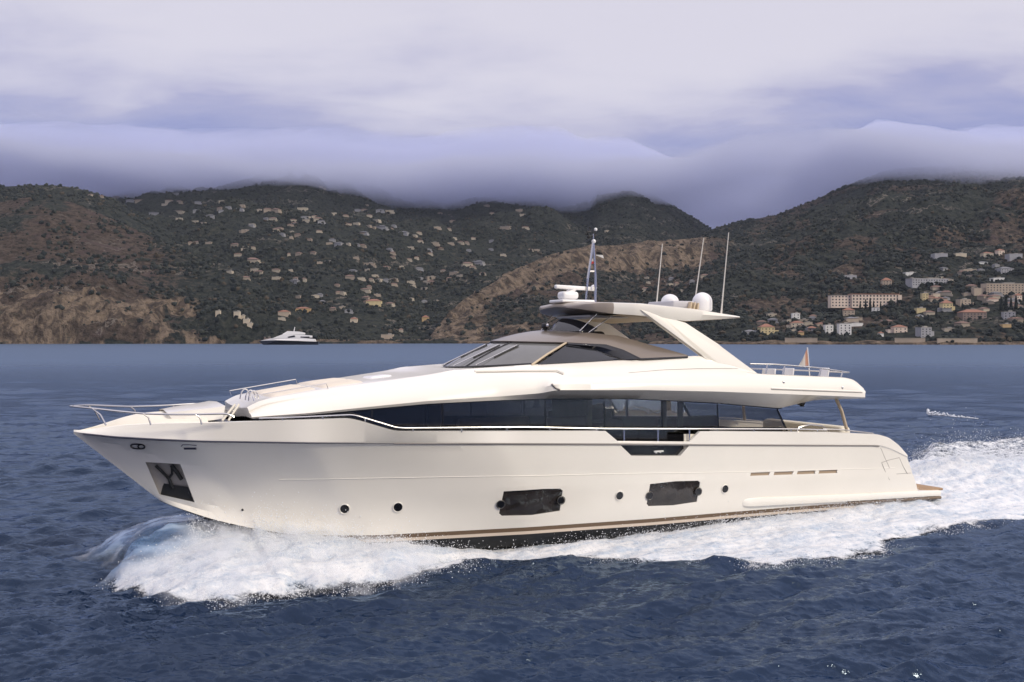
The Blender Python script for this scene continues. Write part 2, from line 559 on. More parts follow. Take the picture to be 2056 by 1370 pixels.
r2 = t.noise(t.scale(fl.outputs[0], (0.6, 1.0, 1.0)), 0.55, 4.0, 0.6, 0.3)
r3 = t.noise(t.scale(fl.outputs[0], (0.6, 1.0, 1.0)), 0.045, 4.0, 0.6)
hsum = t.math("ADD", t.math("MULTIPLY", r1, 0.05), t.math("MULTIPLY", r2, 0.30))
bmp = t.n("ShaderNodeBump")
bmp.inputs["Strength"].default_value = 0.75
bmp.inputs["Distance"].default_value = 1.0
t.put(bmp.inputs["Height"], hsum)
body = t.mix(t.ramp(r3, 0.35, 0.65), (0.0013, 0.0070, 0.0235), (0.0022, 0.0115, 0.036))
df = t.n("ShaderNodeBsdfDiffuse"); t.put(df.inputs["Color"], body); t.put(df.inputs["Normal"], bmp.outputs[0])
gl_ = t.n("ShaderNodeBsdfGlossy"); gl_.inputs["Color"].default_value = (0.64, 0.79, 1.0, 1)
t.put(gl_.inputs["Roughness"], t.ramp(dist, 20.0, 300.0, 0.13, 0.30, "LINEAR")); t.put(gl_.inputs["Normal"], bmp.outputs[0])
fr_w = t.n("ShaderNodeFresnel"); fr_w.inputs["IOR"].default_value = 1.37; t.put(fr_w.inputs["Normal"], bmp.outputs[0])
mxw = t.n("ShaderNodeMixShader")
t.put(mxw.inputs[0], t.math("MINIMUM", t.math("MULTIPLY", t.math("POWER", fr_w.outputs[0], 0.9), 1.0), 0.40))
t.put(mxw.inputs[1], df.outputs[0]); t.put(mxw.inputs[2], gl_.outputs[0])
t.put(out.inputs[0], mxw.outputs[0])
t.t.nodes.remove(bs)
sea = link("sea", me, m)
tag(sea, "choppy dark blue sea", kind="structure")

# ------------------------------------------------------------------ motor yacht
from mathutils.bvhtree import BVHTree
TH = R(27.0); CT_, ST_ = math.cos(TH), math.sin(TH); TN = ST_ / CT_
DC = 32.0
yacht = empty("motor_yacht", (0, DC, 0), TH)
tag(yacht, "large cream white motor yacht speeding with its bow up across the foreground", "yacht")
CAM_L = Vector((-DC * ST_, -DC * CT_, HC))          # the camera in the yacht's own frame


def at(px, py, b):
    """Measured point of the photograph at half breadth b (port +) -> (s along the hull, b, z)."""
    u = (px - 1028) / 2000.0; v = (681 - py) / 2000.0
    t = (DC - b / CT_) / (1 - u * TN)
    return ((t * u - b * ST_) / CT_, b, HC + t * v)


def trace(pts, bf=None):
    out = []
    for p in pts:
        if len(p) == 3:
            out.append(at(*p)); continue
        b = 2.5
        for _ in range(14):
            s, _b, z = at(p[0], p[1], b)
            b = 0.5 * b + 0.5 * float(bf(s))
        out.append(at(p[0], p[1], b))
    return np.array(out)


def res(line, n, smooth=0, u=None):
    """Resample a traced line to n points, even along the hull."""
    line = np.asarray(line, float)
    s = line[:, 0]
    if u is None:
        u = np.linspace(0, 1, n)
    tgt = s[0] + (s[-1] - s[0]) * u
    o = np.stack([tgt, np.interp(tgt, s, line[:, 1]), np.interp(tgt, s, line[:, 2])], 1)
    for _ in range(smooth):
        o[1:-1, 1:] = 0.25 * o[:-2, 1:] + 0.5 * o[1:-1, 1:] + 0.25 * o[2:, 1:]
    return o


def between(a, b, n, bulge=0.0):
    """n lines strictly between a and b; bulge pushes the middle outwards (metres)."""
    o = []
    for i in range(1, n + 1):
        f = i / (n + 1)
        l = a * (1 - f) + b * f
        k = 4 * f * (1 - f)
        l = l.copy(); l[:, 1] = np.maximum(l[:, 1] + np.maximum(np.asarray(bulge) * k, -0.42 * l[:, 1]), 0)
        o.append(l)
    return o


def loft_bm(lines, mirror=True, cap=False, bm=None):
    """Skin of port half lines (each (n,3) of s,b,z), mirrored to starboard."""
    bm = bm or bmesh.new()
    for sgn in ((1, -1) if mirror else (1,)):
        vs = [[bm.verts.new((p[0], -p[1] * sgn, p[2])) for p in l] for l in lines]
        for i in range(len(vs) - 1):
            for j in range(len(vs[i]) - 1):
                q = (vs[i][j], vs[i][j + 1], vs[i + 1][j + 1], vs[i + 1][j])
                bm.faces.new(q if sgn == 1 else q[::-1])
    bmesh.ops.remove_doubles(bm, verts=bm.verts, dist=0.002)
    bmesh.ops.dissolve_degenerate(bm, edges=bm.edges, dist=0.001)
    if cap:
        bmesh.ops.holes_fill(bm, edges=bm.edges, sides=0)
    return bm


def finish(name, bm, mat, parent, angle=32, recalc=True, smooth=True):
    if recalc:
        bmesh.ops.recalc_face_normals(bm, faces=bm.faces)
    me = bpy.data.meshes.new(name)
    bm.to_mesh(me); bm.free()
    me.polygons.foreach_set("use_smooth", np.full(len(me.polygons), smooth, dtype=bool))
    if smooth:
        me.set_sharp_from_angle(angle=R(angle))
    return link(name, me, mat, parent)


def tube_bm(paths, r=0.02, seg=8, bm=None):
    """Round bars along polylines of (x, y, z) points."""
    bm = bm or bmesh.new()
    for path in paths:
        P = [Vector(p) for p in path]
        rings = []
        for i, p in enumerate(P):
            d = ((P[min(i + 1, len(P) - 1)] - P[max(i - 1, 0)])).normalized()
            a = d.cross(Vector((0, 0, 1)))
            if a.length < 0.1:
                a = d.cross(Vector((0, 1, 0)))
            a.normalize(); c = a.cross(d)
            rr_ = r[i] if isinstance(r, (list, tuple)) else r
            rings.append([bm.verts.new(p + (a * math.cos(k * 2 * math.pi / seg) + c * math.sin(k * 2 * math.pi / seg)) * rr_) for k in range(seg)])
        for i in range(len(rings) - 1):
            for k in range(seg):
                bm.faces.new((rings[i][k], rings[i][(k + 1) % seg], rings[i + 1][(k + 1) % seg], rings[i + 1][k]))
        bm.faces.new(rings[0][::-1]); bm.faces.new(rings[-1])
    return bm


def loc(p):
    """(s, b, z) -> yacht frame"""
    return Vector((p[0], -p[1], p[2]))


def box_bm(bm, c, size, bev=0.0, rot=None):
    r = bmesh.ops.create_cube(bm, size=1.0)
    vs = r["verts"]
    bmesh.ops.scale(bm, verts=vs, vec=size)
    if bev:
        es = list({e for v in vs for e in v.link_edges})
        rb = bmesh.ops.bevel(bm, geom=es, offset=bev, segments=3, profile=0.5, affect="EDGES")
        vs = list({v for v in vs if v.is_valid} | set(rb["verts"]))
    if rot is not None:
        bmesh.ops.rotate(bm, verts=vs, cent=(0, 0, 0), matrix=rot)
    bmesh.ops.translate(bm, verts=vs, vec=c)
    return vs


GEL = simple_mat("cream_gelcoat", (0.82, 0.785, 0.705), 0.26, coat=0.35, var=0.02, scale=0.6)
VISOR = simple_mat("pale_taupe_paint", (0.33, 0.28, 0.23), 0.35, coat=0.3, var=0.03)
GEL2 = simple_mat("cream_deck", (0.76, 0.71, 0.60), 0.6, var=0.04, scale=2.0)
TAUPE = simple_mat("taupe_metallic_paint", (0.20, 0.165, 0.135), 0.32, metal=0.35, coat=0.5, var=0.03)
BLACK = simple_mat("black_gloss", (0.008, 0.008, 0.010), 0.12, coat=0.3, var=0.0)
GLASS = simple_mat("tinted_glass", (0.018, 0.019, 0.023), 0.04, var=0.25, scale=0.5, spec=0.8)
GLASSG = simple_mat("grey_windscreen_glass", (0.15, 0.15, 0.145), 0.05, var=0.15, scale=0.8, spec=0.8)
ANTIF = simple_mat("black_antifouling", (0.006, 0.007, 0.009), 0.5)
STEEL = simple_mat("polished_steel", (0.62, 0.60, 0.58), 0.22, metal=1.0)
BRONZE = simple_mat("bronze_stripe", (0.13, 0.085, 0.05), 0.45)
CREAM = simple_mat("cream_stripe", (0.62, 0.52, 0.42), 0.4)
TAN = simple_mat("tan_lining", (0.52, 0.42, 0.29), 0.55, var=0.04)
TEAK = simple_mat("teak", (0.30, 0.19, 0.10), 0.7, var=0.15, scale=8)
CUSH = simple_mat("beige_cushion", (0.68, 0.61, 0.51), 0.85, var=0.05, scale=4, bump=0.15)
SEAM_SHADE = simple_mat("seam_and_shade_grey", (0.20, 0.18, 0.165), 0.6)  # seam colour, also paints the shade lines under the steps
NAVY = simple_mat("navy_rubber_and_shade", (0.035, 0.037, 0.060), 0.5)  # also colours the painted shadow along the bow knuckle
WHITE = simple_mat("white_plastic", (0.80, 0.79, 0.78), 0.35, coat=0.2)
RUBB = simple_mat("black_rubber", (0.012, 0.012, 0.012), 0.5)


def breadth(s0, L, B, p, aft=0.25):
    def f(s):
        r = np.clip((s - s0) / L, 0, 1)
        return B * (1 - (1 - r) ** p) - aft * np.clip((s - 5.0) / 10.0, 0, 1.2) ** 2
    return f


bK = breadth(-12.93, 11.0, 3.30, 2.35)
bT = lambda s: np.maximum(bK(s) - 0.02 - 0.16 * sstep(np.asarray(s, float), -9.0, -11.5), 0.0)
bS = breadth(-10.76, 12.5, 3.05, 2.1, 0.15)
N = 260
top_l = trace([(150, 865.5, 0.0), (165, 864), (187, 862), (251, 854), (309, 851), (432, 849), (560, 845), (700, 841), (721, 844.5), (790, 865), (804, 867), (1060, 866), (1213, 865.5), (1420, 866), (1660, 868), (1765, 873), (1785, 879), (1805, 894), (1822, 914)], bT)
kn_l = trace([(148, 867.5, 0.0), (230, 876), (320, 881), (400, 884.5), (620, 888), (1000, 889.5), (1240, 890.5), (1440, 892), (1765, 893.5), (1790, 901), (1812, 912), (1823, 917)], bK)
bot_l = trace([(321, 1005, 0.0), (345, 1016), (430, 1044), (520, 1064), (610, 1076), (758, 1075), (1060, 1059), (1307, 1042), (1460, 1029), (1620, 1016), (1845, 1000)], bS)
T_ = res(top_l, N, 1); K_ = res(kn_l, N, 4); S_ = res(bot_l, N, 8)
T_[0] = K_[0] + np.array([0.0, 0, 0.05])
Ti = T_.copy(); Ti[:, 1] = np.maximum(Ti[:, 1] - 0.13, 0); Ti[:, 2] += 0.01
K2 = K_.copy(); K2[:, 1] = np.maximum(K2[:, 1] - 0.035, 0); K2[:, 2] -= 0.045
flare = -0.62 * sstep(S_[:, 0], 0.0, -9.5)
mids = between(K2, S_, 9, flare + 0.03)
# crease along the side: the lower part stands a little proud
for i, l in enumerate(mids):
    if i >= 4:
        l[:, 1] += 0.03 * sstep(l[:, 0], -9.0, -4.0)
grow_ = sstep(S_[:, 0], -8.8, -6.2)
S1 = S_.copy(); S1[:, 1] -= 0.015; S1[:, 2] -= 0.11 * grow_ + 0.004
S1[:, 1] = np.maximum(S1[:, 1], 0)
S2 = S1.copy(); S2[:, 2] -= 0.085 * grow_ + 0.004; S2[:, 1] = np.maximum(S2[:, 1] - 0.01, 0)
lo1 = S2.copy(); lo1[:, 1] *= 0.93; lo1[:, 2] -= 0.32 * grow_ + 0.004
keel = S2.copy(); keel[:, 1] = 0; keel[:, 2] = S2[:, 2] - 0.008 - 0.45 * grow_ - 1.3 * sstep(keel[:, 0], -10.8, -4.0)
shell = [T_, K_, K2] + mids + [S_]
bm = loft_bm(shell, mirror=False)

# camera ray -> point on the shell
def hull_tree(bm_):
    bm_.normal_update()
    return BVHTree.FromBMesh(bm_)


htree = hull_tree(bm)


def hit(px, py, tree=None):
    u = (px - 1028) / 2000.0; v = (681 - py) / 2000.0
    d = Vector((u * CT_ + ST_, -u * ST_ + CT_, v)).normalized()
    p, n, i, dd = (tree or htree).ray_cast(CAM_L, d)
    if p is None:
        return None, None
    if n.dot(d) > 0:
        n = -n
    return p, n


def cut_hole(bm_, poly, depth):
    """Cut a convex opening (x, z points) through the port shell and turn its edge inwards."""
    xs = [p[0] for p in poly]; zs = [p[1] for p in poly]
    cx, cz = sum(xs) / len(xs), sum(zs) / len(zs)
    n = len(poly)
    for i in range(n):
        a, b = poly[i], poly[(i + 1) % n]
        nx_, nz_ = (b[1] - a[1]), -(b[0] - a[0])
        fs = [f for f in bm_.faces if abs(f.normal.y) > 0.25 and
              min(v.co.x for v in f.verts) < max(xs) + 0.02 and max(v.co.x for v in f.verts) > min(xs) - 0.02 and
              min(v.co.z for v in f.verts) < max(zs) + 0.02 and max(v.co.z for v in f.verts) > min(zs) - 0.02]
        geom = list({*fs, *(e for f in fs for e in f.edges), *(v for f in fs for v in f.verts)})
        bmesh.ops.bisect_plane(bm_, geom=geom, dist=1e-5, plane_co=(a[0], 0, a[1]), plane_no=(nx_, 0, nz_))
        bm_.normal_update()

    def inside(x, z, eps=1e-4):
        for i in range(n):
            a, b = poly[i], poly[(i + 1) % n]
            k = (b[0] - a[0]) * (z - a[1]) - (b[1] - a[1]) * (x - a[0])
            kc = (b[0] - a[0]) * (cz - a[1]) - (b[1] - a[1]) * (cx - a[0])
            if k * kc < -eps:
                return False
        return True
    dead = [f for f in bm_.faces if abs(f.normal.y) > 0.25 and inside(f.calc_center_median().x, f.calc_center_median().z)]
    bmesh.ops.delete(bm_, geom=dead, context="FACES")
    rim = [e for e in bm_.edges if e.is_boundary and all(inside(v.co.x, v.co.z, -0.0) or inside(v.co.x, v.co.z, 2e-3) for v in e.verts)
           and min(v.co.x for v in e.verts) > min(xs) - 0.01]
    ys = [v.co.y for e in rim for v in e.verts]
    r = bmesh.ops.extrude_edge_only(bm_, edges=rim)
    nv = [g for g in r["geom"] if isinstance(g, bmesh.types.BMVert)]
    for v in nv:
        v.co.y += min(depth, 0.55 * abs(v.co.y))
    return sum(ys) / max(len(ys), 1)


def px_poly(pts):
    o = []
    for p in pts:
        h, _ = hit(*p)
        o.append((h.x, h.z, h.y))
    return o


def back_plate(name, poly, dy, mat, parent, grow=0.02, thick=0.03):
    """Plate closing the back of an opening, dy inside the shell."""
    cx = sum(p[0] for p in poly) / len(poly); cz = sum(p[1] for p in poly) / len(poly)
    b2 = bmesh.new()
    fr = [b2.verts.new((cx + (p[0] - cx) * (1 + grow), p[2] + min(dy, 0.5 * abs(p[2])), cz + (p[1] - cz) * (1 + grow))) for p in poly]
    f = b2.faces.new(fr)
    ex = bmesh.ops.extrude_face_region(b2, geom=[f])
    bmesh.ops.translate(b2, verts=[g for g in ex["geom"] if isinstance(g, bmesh.types.BMVert)], vec=(0, thick, 0))
    return finish(name, b2, mat, parent, smooth=False)


gate_up = px_poly([(1215, 866.8), (1242, 887.5), (1384, 888), (1417, 867)])
hi = max(p[1] for p in gate_up) + 0.12
gate_cut = [(gate_up[0][0] - 0.12, hi), gate_up[1][:2], gate_up[2][:2], (gate_up[3][0] + 0.16, hi)]
gate_lo = px_poly([(1246, 894.5), (1268, 915.5), (1366, 915.5), (1384, 895)])
pocket = px_poly([(292, 928), (362, 932), (391, 1009), (320, 993)])
win1 = px_poly([(1011, 989), (1020, 986.5), (1089, 982), (1125, 981.5), (1130, 985.5), (1124, 1026), (1069, 1034.5), (1008, 1036), (1002, 1031)])
win2 = px_poly([(1305, 974), (1312, 971.5), (1357, 966.5), (1402, 965.5), (1406, 969), (1399, 1008), (1352, 1015), (1302, 1016.5), (1298.5, 1011.5)])
VENTS = [[(1508, 949.5), (1547, 948), (1544, 954.5), (1506, 956)], [(1555, 948), (1594, 946.5), (1590.5, 953), (1553, 954.5)], [(1602, 946.5), (1638, 945), (1635, 951.5), (1599.5, 953)], [(1646, 945), (1682, 943.5), (1679.5, 950), (1643, 951.5)]]
ventp = [px_poly(v) for v in VENTS]
for poly, dep in ((gate_cut, 0.12), (gate_lo, 0.16), (pocket, 0.20), (win1, 0.05), (win2, 0.05), *((v, 0.07) for v in ventp)):
    cut_hole(bm, [p[:2] for p in poly], dep)
# starboard side, then the bottom and the transom
star = loft_bm(shell, mirror=False)
bmesh.ops.scale(star, verts=star.verts, vec=(1, -1, 1))
bmesh.ops.reverse_faces(star, faces=star.faces)
tmp = bpy.data.meshes.new("tmp"); star.to_mesh(tmp); star.free()
bm.from_mesh(tmp); bpy.data.meshes.remove(tmp)
bmesh.ops.remove_doubles(bm, verts=[v for v in bm.verts if abs(v.co.y) < 0.02], dist=0.004)
hull = finish("hull", bm, GEL, yacht, 24, recalc=False)


def part_loft(name, lines, mat, parent=yacht, angle=32, **kw):
    return finish(name, loft_bm(lines, **kw), mat, parent, angle)


def part_pair(name, lines, mat, angle=32, **kw):
    """The same skin on both sides, one object per side."""
    for sg in (1, -1):
        finish(name, loft_bm([np.asarray(l) * np.array([1, sg, 1]) for l in lines], mirror=False, **kw), mat, yacht, angle)


# closing the stern: slanting panel between the two sides
end = [T_[-1], K_[-1], K2[-1]] + [l[-1] for l in mids] + [S_[-1], S2[-1]]
cen = [np.array([p[0] - 0.25, 0.0, p[2]]) for p in end]
part_loft("transom", [np.array([e, 0.5 * (e + c) + np.array([-0.05, 0, 0]), c]) for e, c in zip(end, cen)], GEL)
part_loft("boot_stripe", [S_ + np.array([0, 0.004, 0]), S1 + np.array([0, 0.004, 0])], BRONZE)
part_loft("waterline_stripe", [S1 + np.array([0, 0.003, 0]), S2], CREAM)
part_loft("bottom", [S2, lo1, keel], ANTIF)
# grey rub rail along the knuckle; dark bow strip paints the bulwark's overhang shadow
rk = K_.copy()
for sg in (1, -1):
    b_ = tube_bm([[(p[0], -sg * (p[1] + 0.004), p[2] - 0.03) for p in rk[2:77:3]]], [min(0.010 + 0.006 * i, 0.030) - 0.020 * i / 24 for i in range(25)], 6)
    finish("bow_knuckle_shade", b_, NAVY, yacht)
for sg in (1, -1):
    finish("rub_rail", tube_bm([[(p[0], -sg * (p[1] - 0.012), p[2] - 0.035) for p in rk[74:248:3]]], 0.016, 6), SEAM_SHADE, yacht)
# capping, inner bulwark and decks
deckz = T_[:, 2] - 0.03 - 0.62 * sstep(T_[:, 0], -9.75, -9.6) + 0.12 * sstep(T_[:, 0], 8.0, 14.0)
deckz = np.where(T_[:, 0] > -9.4, np.minimum(deckz, np.interp(T_[:, 0], [-9.4, 14.5], [3.52, 2.05])), deckz)
Dk = Ti.copy(); Dk[:, 1] = np.maximum(Dk[:, 1] - 0.01 - 0.34 * sstep(T_[:, 0], -9.75, -9.5), 0); Dk[:, 2] = np.minimum(deckz, Ti[:, 2] - 0.02)
ga, gb = gate_cut[0][0], gate_cut[3][0]
keep1 = T_[:, 0] < ga; keep2 = T_[:, 0] > gb
part_pair("bulwark_capping", [T_[keep1], Ti[keep1], Dk[keep1]], GEL)
part_pair("bulwark_capping", [T_[keep2], Ti[keep2], Dk[keep2]], GEL)
crown = np.interp(Dk[:, 0], [-12.9, -12.3, -11.3, -10.7, -10.1, -9.62, -9.6, 20], [0.02, 0.10, 0.26, 0.27, 0.26, 0.30, 0.0, 0.0])
Dm = Dk.copy(); Dm[:, 1] *= 0.55; Dm[:, 2] += crown * 0.8
Dc = Dk.copy(); Dc[:, 1] = 0; Dc[:, 2] += crown
part_loft("deck", [Dk] + between(Dk, Dm, 2) + [Dm] + between(Dm, Dc, 2) + [Dc], GEL2)
# raised moulding on the foredeck
a_ = trace([(335, 829.5, 0.75), (380, 824, 1.0), (430, 819, 1.15), (452, 815, 1.2)])
n_ = 20
A1 = res(a_, n_, 2); A0 = A1.copy(); A0[:, 1] += 0.10; A0[:, 2] -= 0.32
A2 = A1.copy(); A2[:, 1] = 0; A2[:, 2] += 0.05
fr = np.repeat(A1[:1], n_, 0)
part_loft("foredeck_moulding", [A0, A1, A2], GEL, cap=True)

# ---- upper works
bW = lambda s: 2.70 - 0.75 * np.clip((-2.0 - np.asarray(s, float)) / 6.7, 0, 1.1) ** 1.6
bE = lambda s: bW(s) + 0.05 + 0.46 * sstep(np.asarray(s, float), -0.9, -0.1) - 0.12 * np.clip((np.asarray(s, float) - 6) / 6, 0, 1)
bH = lambda s: bW(s) - 0.36 + 0.46 * sstep(np.asarray(s, float), -1.6, 1.0) + 0.05 * sstep(np.asarray(s, float), 5, 8)
M = 200
L0 = trace([(507, 841), (622, 833), (748, 821), (858, 811), (1000, 804), (1107, 800.5), (1273, 800.5), (1440, 809), (1567, 820), (1600, 811.5, 2.5), (1640, 803, 2.35), (1737, 800, 2.95)], bW)
L1 = trace([(505, 838), (622, 829.5), (748, 816.5), (858, 805.5), (1000, 796.5), (1085, 790), (1118, 783.5), (1300, 783.5), (1440, 786.5), (1600, 792.5), (1737, 797.5)], bE)
L1b = trace([(505, 836), (622, 827), (748, 812), (858, 801), (1000, 790), (1085, 780), (1112, 772), (1300, 772), (1440, 777), (1600, 785), (1737, 790)], lambda s: bE(s) - 0.02)
L2 = trace([(500, 829), (530, 815), (575, 806), (650, 794), (748, 781), (858, 768), (960, 755), (1120, 751), (1290, 746), (1440, 743), (1520, 751), (1600, 754), (1695, 759), (1713, 763), (1734, 782)], bH)
L3 = trace([(496, 818, 1.50), (520, 805, 1.52), (560, 797, 1.57), (650, 782, 1.65), (748, 769, 1.8), (858, 753, 1.9), (905, 744, 1.98), (980, 738, 2.02), (1072, 732, 2.06), (1150, 728, 2.18), (1250, 722, 2.32), (1300, 721, 2.38), (1400, 714.5, 2.5), (1445, 722, 2.56), (1520, 750.5, 2.74), (1600, 753.5, 2.78), (1695, 758, 2.72), (1713, 762, 2.70), (1732, 780, 2.68)])
cz_ = np.array([(-8.75, 4.38), (-8.45, 4.56), (-8.1, 4.70), (-6.2, 5.02), (-4.9, 5.14), (-3.4, 5.27), (-2.4, 5.40), (-1.0, 5.42), (0.5, 5.40), (1.2, 4.86), (12.2, 4.25)])
L0r, L1r, L1br, L2r, L3r = (res(x, M, k) for x, k in ((L0, 3), (L1, 1), (L1b, 1), (L2, 4), (L3, 2)))
L4r = L3r.copy(); L4r[:, 1] = 0; L4r[:, 2] = np.interp(L4r[:, 0], cz_[:, 0], cz_[:, 1])
L35 = L3r.copy(); L35[:, 1] *= 0.6; L35[:, 2] = np.where(L35[:, 0] < 0.9, 0.35 * L3r[:, 2] + 0.65 * L4r[:, 2], L4r[:, 2])
L36 = L3r.copy(); L36[:, 1] -= 0.16; L36[:, 2] = np.where(L36[:, 0] < 0.9, 0.75 * L3r[:, 2] + 0.25 * L4r[:, 2], L4r[:, 2])
Lu = L0r.copy(); Lu[:, 1] = 0; Lu[:, 2] += 0.02
body_l = [Lu, L0r, L1r, L1br] + between(L1br, L2r, 3, 0.05) + [L2r] + between(L2r, L3r, 2, 0.05) + [L3r, L36, L35, L4r]
bm = loft_bm(body_l, cap=True)
utree = BVHTree.FromBMesh(bm)
upper = finish("superstructure", bm, GEL, yacht, 30)

# lower deckhouse: black sill under the glass, black band over it, cabin behind
wt = L0r[L0r[:, 0] < 9.0].copy()
wt[:, 1] -= 0.03
wb = wt.copy(); wb[:, 2] = np.interp(wb[:, 0], [-9.4, 14.5], [3.45, 1.95]); wb[:, 1] += 0.01
wt[:, 2] += 0.01
ws = wb.copy(); ws[:, 2] = np.minimum(np.interp(ws[:, 0], [-9.4, 9.3], [4.02, 3.30]), wt[:, 2] - 0.05)
ws_in = ws * np.array([1, 0.0, 1]) + np.array([0, 0, 0]); ws_in[:, 1] = np.maximum(ws[:, 1] - 0.12, 0)
flo = ws_in.copy(); flo[:, 2] = wb[:, 2] + 0.1
flc = flo.copy(); flc[:, 1] = 0
part_loft("deckhouse_wall", [wb, ws, ws_in, flo, flc], BLACK)
hd = wt.copy(); hd[:, 2] -= 0.05
part_pair("window_head", [wt, hd, hd - np.array([0, 0.06, 0])], BLACK)
INTER = simple_mat("cabin_lining", (0.34, 0.27, 0.20), 0.6, var=0.1)
SOFA = simple_mat("cabin_sofa", (0.20, 0.13, 0.11), 0.8)
b_ = bmesh.new()
box_bm(b_, (-5.4, 0, 3.95), (3.6, 3.4, 1.1))
finish("forward_cabin", b_, BLACK, yacht)
for x_, w_, h_, m_ in ((-3.4, 4.6, 1.45, INTER), (2.35, 2.2, 1.4, INTER)):
    b_ = bmesh.new(); box_bm(b_, (x_, 0.4 if w_ < 3 else 0, 3.9 - 0.035 * x_), (0.10, w_, h_)); finish("bulkhead", b_, m_, yacht)
for x_, y_, l_, z_ in ((-1.2, -1.5, 2.4, 3.66), (1.4, -1.55, 1.6, 3.60), (3.6, 1.4, 2.6, 3.55), (6.2, -1.4, 2.4, 3.42)):
    b_ = bmesh.new()
    box_bm(b_, (x_, y_, z_ - 0.35), (l_, 0.85, 0.5), 0.08)
    box_bm(b_, (x_, y_ + 0.38, z_ - 0.05), (l_, 0.22, 0.6), 0.08)
    finish("cabin_sofa", b_, SOFA, yacht)
for x_ in (1.55, 4.35, 5.0):
    b_ = bmesh.new(); box_bm(b_, (x_, -2.2, 3.98 - 0.035 * x_), (0.16, 0.10, 1.3)); finish("window_post", b_, INTER, yacht)


def tinted(name, tint, rough=0.02):
    m = bpy.data.materials.new(name); m.use_nodes = True
    t = NT(m.node_tree)
    out = t.n("ShaderNodeOutputMaterial")
    g = t.n("ShaderNodeBsdfGlossy"); g.inputs["Roughness"].default_value = rough
    tr = t.n("ShaderNodeBsdfTransparent"); tr.inputs[0].default_value = (*tint, 1)
    fr = t.n("ShaderNodeFresnel"); fr.inputs["IOR"].default_value = 1.95
    tcn = t.n("ShaderNodeTexCoord")
    nb_ = t.bump(t.noise(tcn.outputs["Object"], 0.9, 2.0), 0.05, 0.3)
    t.put(g.inputs["Normal"], nb_); t.put(fr.inputs["Normal"], nb_)
    mx = t.n("ShaderNodeMixShader")
    t.put(mx.inputs[0], fr.outputs[0]); t.put(mx.inputs[1], tr.outputs[0]); t.put(mx.inputs[2], g.outputs[0])
    t.put(out.inputs[0], mx.outputs[0])
    return m


PANEG = tinted("tinted_saloon_glass", (0.33, 0.32, 0.31))


def on(tree, px, py, off=0.0):
    p, n = hit(px, py, tree)
    return p + n * off


# saloon windows: a row of separate panes, the last one raked
def wall_b(s):
    return float(np.interp(s, wt[:, 0], wt[:, 1]))


SPL = [(640, 640), (748, 748), (890, 890), (1095, 1096), (1214, 1215), (1330, 1331), (1442, 1444), (1562, 1586)]
for i in range(len(SPL) - 1):
    (a0_, a1_), (b0_, b1_) = SPL[i], SPL[i + 1]
    rowt, rowb = [], []
    for f in np.linspace(0, 1, 9):
        xt = a0_ + 2.0 + (b0_ - a0_ - 3.0) * f; xb = a1_ + 2.0 + (b1_ - a1_ - 3.0) * f
        yt = float(np.interp(xt, [622, 748, 858, 1000, 1107, 1273, 1440, 1567], [833, 821, 811, 804, 800.5, 800.5, 809, 820])) + 3.4
        p = trace([(xt, yt)], bW)[0]
        q = trace([(xb, 872 if xb > 760 else 852)], bW)[0]
        if q[2] > p[2] - 0.03:
            q[2] = p[2] - 0.03
        for row, v in ((rowt, p), (rowb, q)):
            row.append((v[0], wall_b(v[0]) + 0.012, v[2]))
    rowt, rowb = np.array(rowt), np.array(rowb)
    for sg in (1, -1):
        q_ = np.array([1, sg, 1])
        part_loft("saloon_window", [rowb * q_, rowt * q_], PANEG, angle=20, mirror=False)
        b_ = bmesh.new(); tube_bm([[(rowb[-1][0] + 0.03, -sg * (rowb[-1][1] - 0.03), rowb[-1][2]), (rowt[-1][0] + 0.03, -sg * (rowt[-1][1] - 0.03), rowt[-1][2])]], 0.035, 6, b_)
        finish("window_mullion", b_, BLACK, yacht)

# wheelhouse: windscreen in three panes, side glass, black arch
def arc(s_mid, s_side, half, zm, zs, n=25, lo=-1.0, hi=1.0):
    b = np.linspace(lo, hi, n) * half
    k = np.abs(b / half)
    return np.stack([s_mid + (s_side - s_mid) * k ** 2.2, b, zm + (zs - zm) * k ** 2], 1)


WB = dict(s_mid=-2.25, s_side=-0.25, half=2.05, zm=5.43, zs=5.56)
WT = dict(s_mid=-0.42, s_side=0.92, half=1.80, zm=6.25, zs=6.18)
for lo, hi in ((-1.0, -0.40), (-0.38, 0.38), (0.40, 1.0)):
    A = arc(lo=lo, hi=hi, **WB); B = arc(lo=lo, hi=hi, **WT)
    Mid = [A * (1 - f) + B * f + np.array([-0.05 * 4 * f * (1 - f), 0, 0.03 * 4 * f * (1 - f)]) for f in (0.25, 0.5, 0.75)]
    part_loft("windscreen", [A] + Mid + [B], GLASSG, mirror=False)
for fb in (-0.39, 0.39):
    b_ = bmesh.new()
    A = arc(n=3, lo=fb - 0.012, hi=fb + 0.012, **WB); B = arc(n=3, lo=fb - 0.012, hi=fb + 0.012, **WT)
    tube_bm([[loc(A[1] * (1 - f) + B[1] * f + np.array([-0.05 * 4 * f * (1 - f) - 0.01, 0, 0.03 * 4 * f * (1 - f)])) for f in np.linspace(0, 1, 7)]], 0.028, 6, b_)
    finish("windscreen_mullion", b_, BLACK, yacht)
b_ = bmesh.new()
tube_bm([[loc(p) for p in arc(**WB)]], 0.03, 6, b_)
finish("windscreen_seal", b_, BLACK, yacht)
